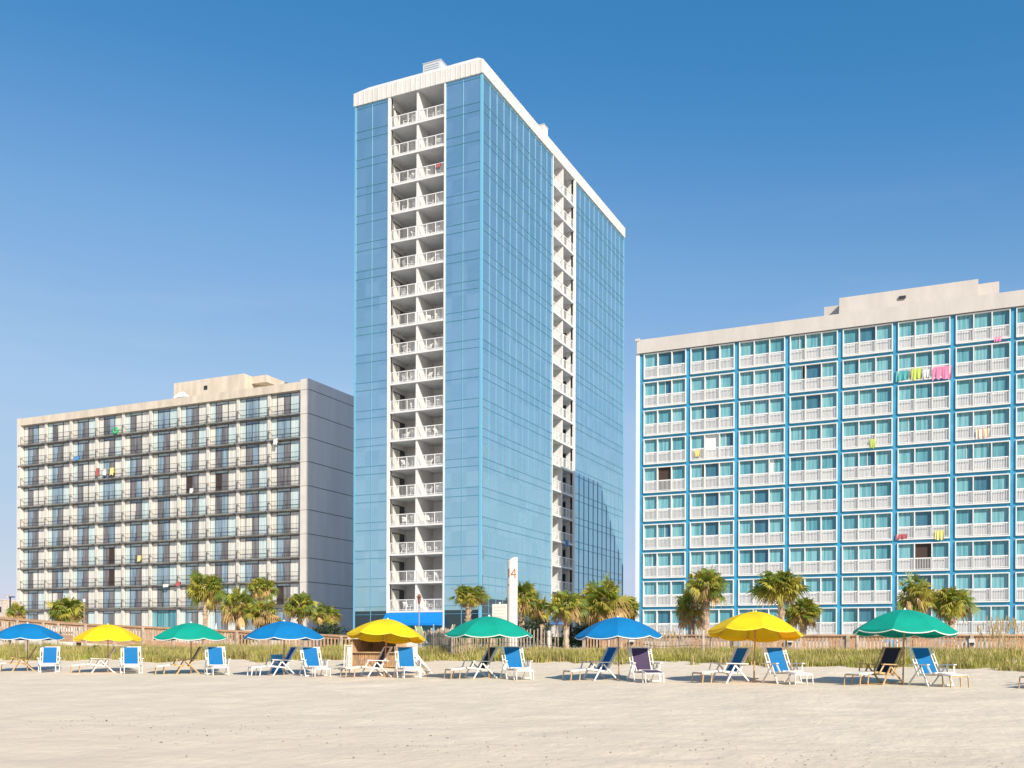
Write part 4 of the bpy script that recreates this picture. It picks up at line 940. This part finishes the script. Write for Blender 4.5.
def closed_umb(px,Yf,ytop,m,label):
    x=WX(px,Yf); t=thing('closed_umbrella',label,'umbrella',(x,Yf,1.45)); h_=ZZ(px,ytop,Yf)-1.45
    q_=MB(); q_.tube([(0,0,0),(0,0,h_)],.03,'wht',6); q_.build('pole',t); q_=MB(); q_.tube([(0,0,h_*.25),(0,0,h_*.6),(0,0,h_*.97)],[.16,.12,.03],m,8,jit=.15); q_.build('folded_canopy',t)
closed_umb(433.5,56,625,mat('grey_blue_canvas',(.16,.30,.42),.8),'closed grey-blue umbrella beside the tower awning')
def pool_chair(px,Yf,rz,m,label,ht=1.0):
    x=WX(px,Yf); t=thing('pool_chair',label,'pool chair',(x,Yf,1.45),rz,'pool chairs behind the boardwalk'); q_=MB()
    for s_ in (-.3,.3): q_.bar((s_,-.5,.35),(s_,.4,.40),.04,.04,'framew'); q_.bar((s_,.35,.38),(s_,.85,ht+.25),.04,.04,'framew'); q_.bar((s_,-.4,.35),(s_,-.4,0),.04,.04,'framew'); q_.bar((s_,.35,.38),(s_,.35,0),.04,.04,'framew')
    q_.build('frame',t); q_=MB(); q_.box(-.28,.28,-.5,.38,.38,.40,m); q_.bar((0,.37,.42),(0,.84,ht+.22),.56,.02,m); q_.build('sling',t)
pool_chair(428,56,R(80),mat('lime_sling',(.25,.32,.14),.7),'lime green pool chair left of the closed umbrella',1.2)
pool_chair(441,56.5,R(-75),mat('sage_sling',(.30,.45,.25),.7),'sage green pool chair right of the closed umbrella',1.3)
pool_chair(891,46,R(10),'bluet','blue pool chair glimpsed through the pickets left of the green umbrella pole',.5)
pool_chair(948,46,R(20),'bluet','blue pool chair glimpsed through the pickets right of the green umbrella',.5)
pool_chair(1018,48,R(-80),'black','dark folded chair on the pool deck at the right edge',.9)
# blue umbrella under the palms
x=WX(556,68); t=thing('patio_umbrella','open blue patio umbrella in the shade behind the palm trunks','umbrella',(x,68,1.45)); h_=ZZ(556,613,68)-1.45
q_=MB(); q_.tube([(0,0,0),(0,0,h_)],.04,'wht',6); q_.build('pole',t); q_=MB(); q_.tube([(0,0,h_*.68),(0,0,h_*.86),(0,0,h_)],[1.1,.75,.05],'awn',8,cap=False); q_.build('canopy',t)
closed_umb(216,58,625,'wht','closed white umbrella left of the palm clump')
# white boxes near left palms
x=WX(61,60); t=thing('towel_hut','small white hut with pale roof below the low bushy palm','hut',(x,60,1.45)); q_=MB(); q_.box(-.8,.8,-.6,.6,0,1.25,'wht'); q_.build('wall',t); q_=MB()
q_.face([(-1,-.8,1.25),(1,-.8,1.25),(0,0,1.75)],'slingw'); q_.face([(1,-.8,1.25),(1,.8,1.25),(0,0,1.75)],'slingw'); q_.face([(1,.8,1.25),(-1,.8,1.25),(0,0,1.75)],'slingw'); q_.face([(-1,.8,1.25),(-1,-.8,1.25),(0,0,1.75)],'slingw'); q_.build('roof',t)
# far left: street lamp, utility poles, distant blocks
x=WX(10,110); t=thing('street_lamp','dark street lamp with flat head at the left edge of the picture','street lamp',(x,110,1.4)); h_=ZZ(10,601,110)-1.4
q_=MB(); q_.tube([(0,0,0),(0,0,h_)],[.16,.12],'black',8); q_.build('pole',t); q_=MB(); q_.box(-.1,.85,-.2,.2,h_,h_+.16,'black'); q_.build('lamp_head',t)
for (px,yt,Yf,lb) in ((7,598,190,'taller far utility pole with crossarm at the left edge'),(4.2,606,210,'lower far utility pole with crossarm at the left edge')):
    x=WX(px,Yf); t=thing('utility_pole',lb,'utility pole',(x,Yf,1.4),0,'utility poles in the distance'); h_=ZZ(px,yt,Yf)-1.4
    q_=MB(); q_.tube([(0,0,0),(0,0,h_)],[.2,.14],'wood2',7); q_.build('pole',t); q_=MB(); q_.bar((-1.3,0,h_-.4),(1.3,0,h_-.2),.15,.18,'wood2'); 
    for s_ in (-1.1,0,1.1): q_.tube([(s_,0,h_-.3),(s_,0,h_+.05)],.07,'lampg',5)
    q_.build('crossarm',t)
for (p0,p1,yt,Yf,lb) in ((-20,3,604,300,'far pinkish block at the left edge, tallest of the distant buildings'),(2,12,616,280,'far low pale building behind the street lamp')):
    x0,x1=WX(p0,Yf),WX(p1,Yf); h_=ZZ(p1,yt,Yf)-1.4; t=thing('distant_building',lb,'building',((x0+x1)/2,Yf,1.4),0,'distant buildings'); q_=MB(); w_=(x1-x0)/2; q_.box(-w_,w_,0,15,0,h_,'farb'); q_.build('wall',t)
    q_=MB(); q_.box(-w_-.2,w_+.2,-.2,15.2,h_,h_+.4,'concrete'); q_.build('roof',t)
    for k in range(3):
        for j in range(4):
            q_=MB(); q_.box(-w_+w_*2*(j+.3)/4,-w_+w_*2*(j+.7)/4,-.08,-.01,h_*(k+.35)/3.2,h_*(k+.75)/3.2,'darkgl'); q_.build('window',t)

# ================================================================ beach litter (seaweed, shells)
q_=MB(); r=random.Random(8)
for i in range(900):
    x=r.uniform(-16,7); d_=abs(r.gauss(0,1.7)); y=11.8+d_+ .35*(-x)*0 
    base_y=13.2+ (x+2)*0.0; y=r.gauss(13.2,1.2) if r.random()<.88 else r.uniform(12,22)
    cl=vnoise(np.array(x),np.array(y),31,.9,.6)
    if cl<.02 and r.random()<.85: continue
    s=r.uniform(.006,.022)*(1 if r.random()>.03 else 1.7); z=GZ(x,y)+.006; a=r.uniform(0,3.14); m='seaweed' if r.random()>.12 else 'shellw'
    for k in range(2):
        a+=r.uniform(.5,1.5); c,sn=math.cos(a),math.sin(a); q_.face([(x-c*s,y-sn*s,z),(x+sn*s*.4,y-c*s*.4,z+s*.2),(x+c*s,y+sn*s,z+s*.5),(x-sn*s*.4,y+c*s*.4,z+s*.55)],m)
tag(q_.build('beach_litter'),'dark seaweed scraps and shell bits strewn on the near sand','seaweed',kind='stuff')
x=-9.2;
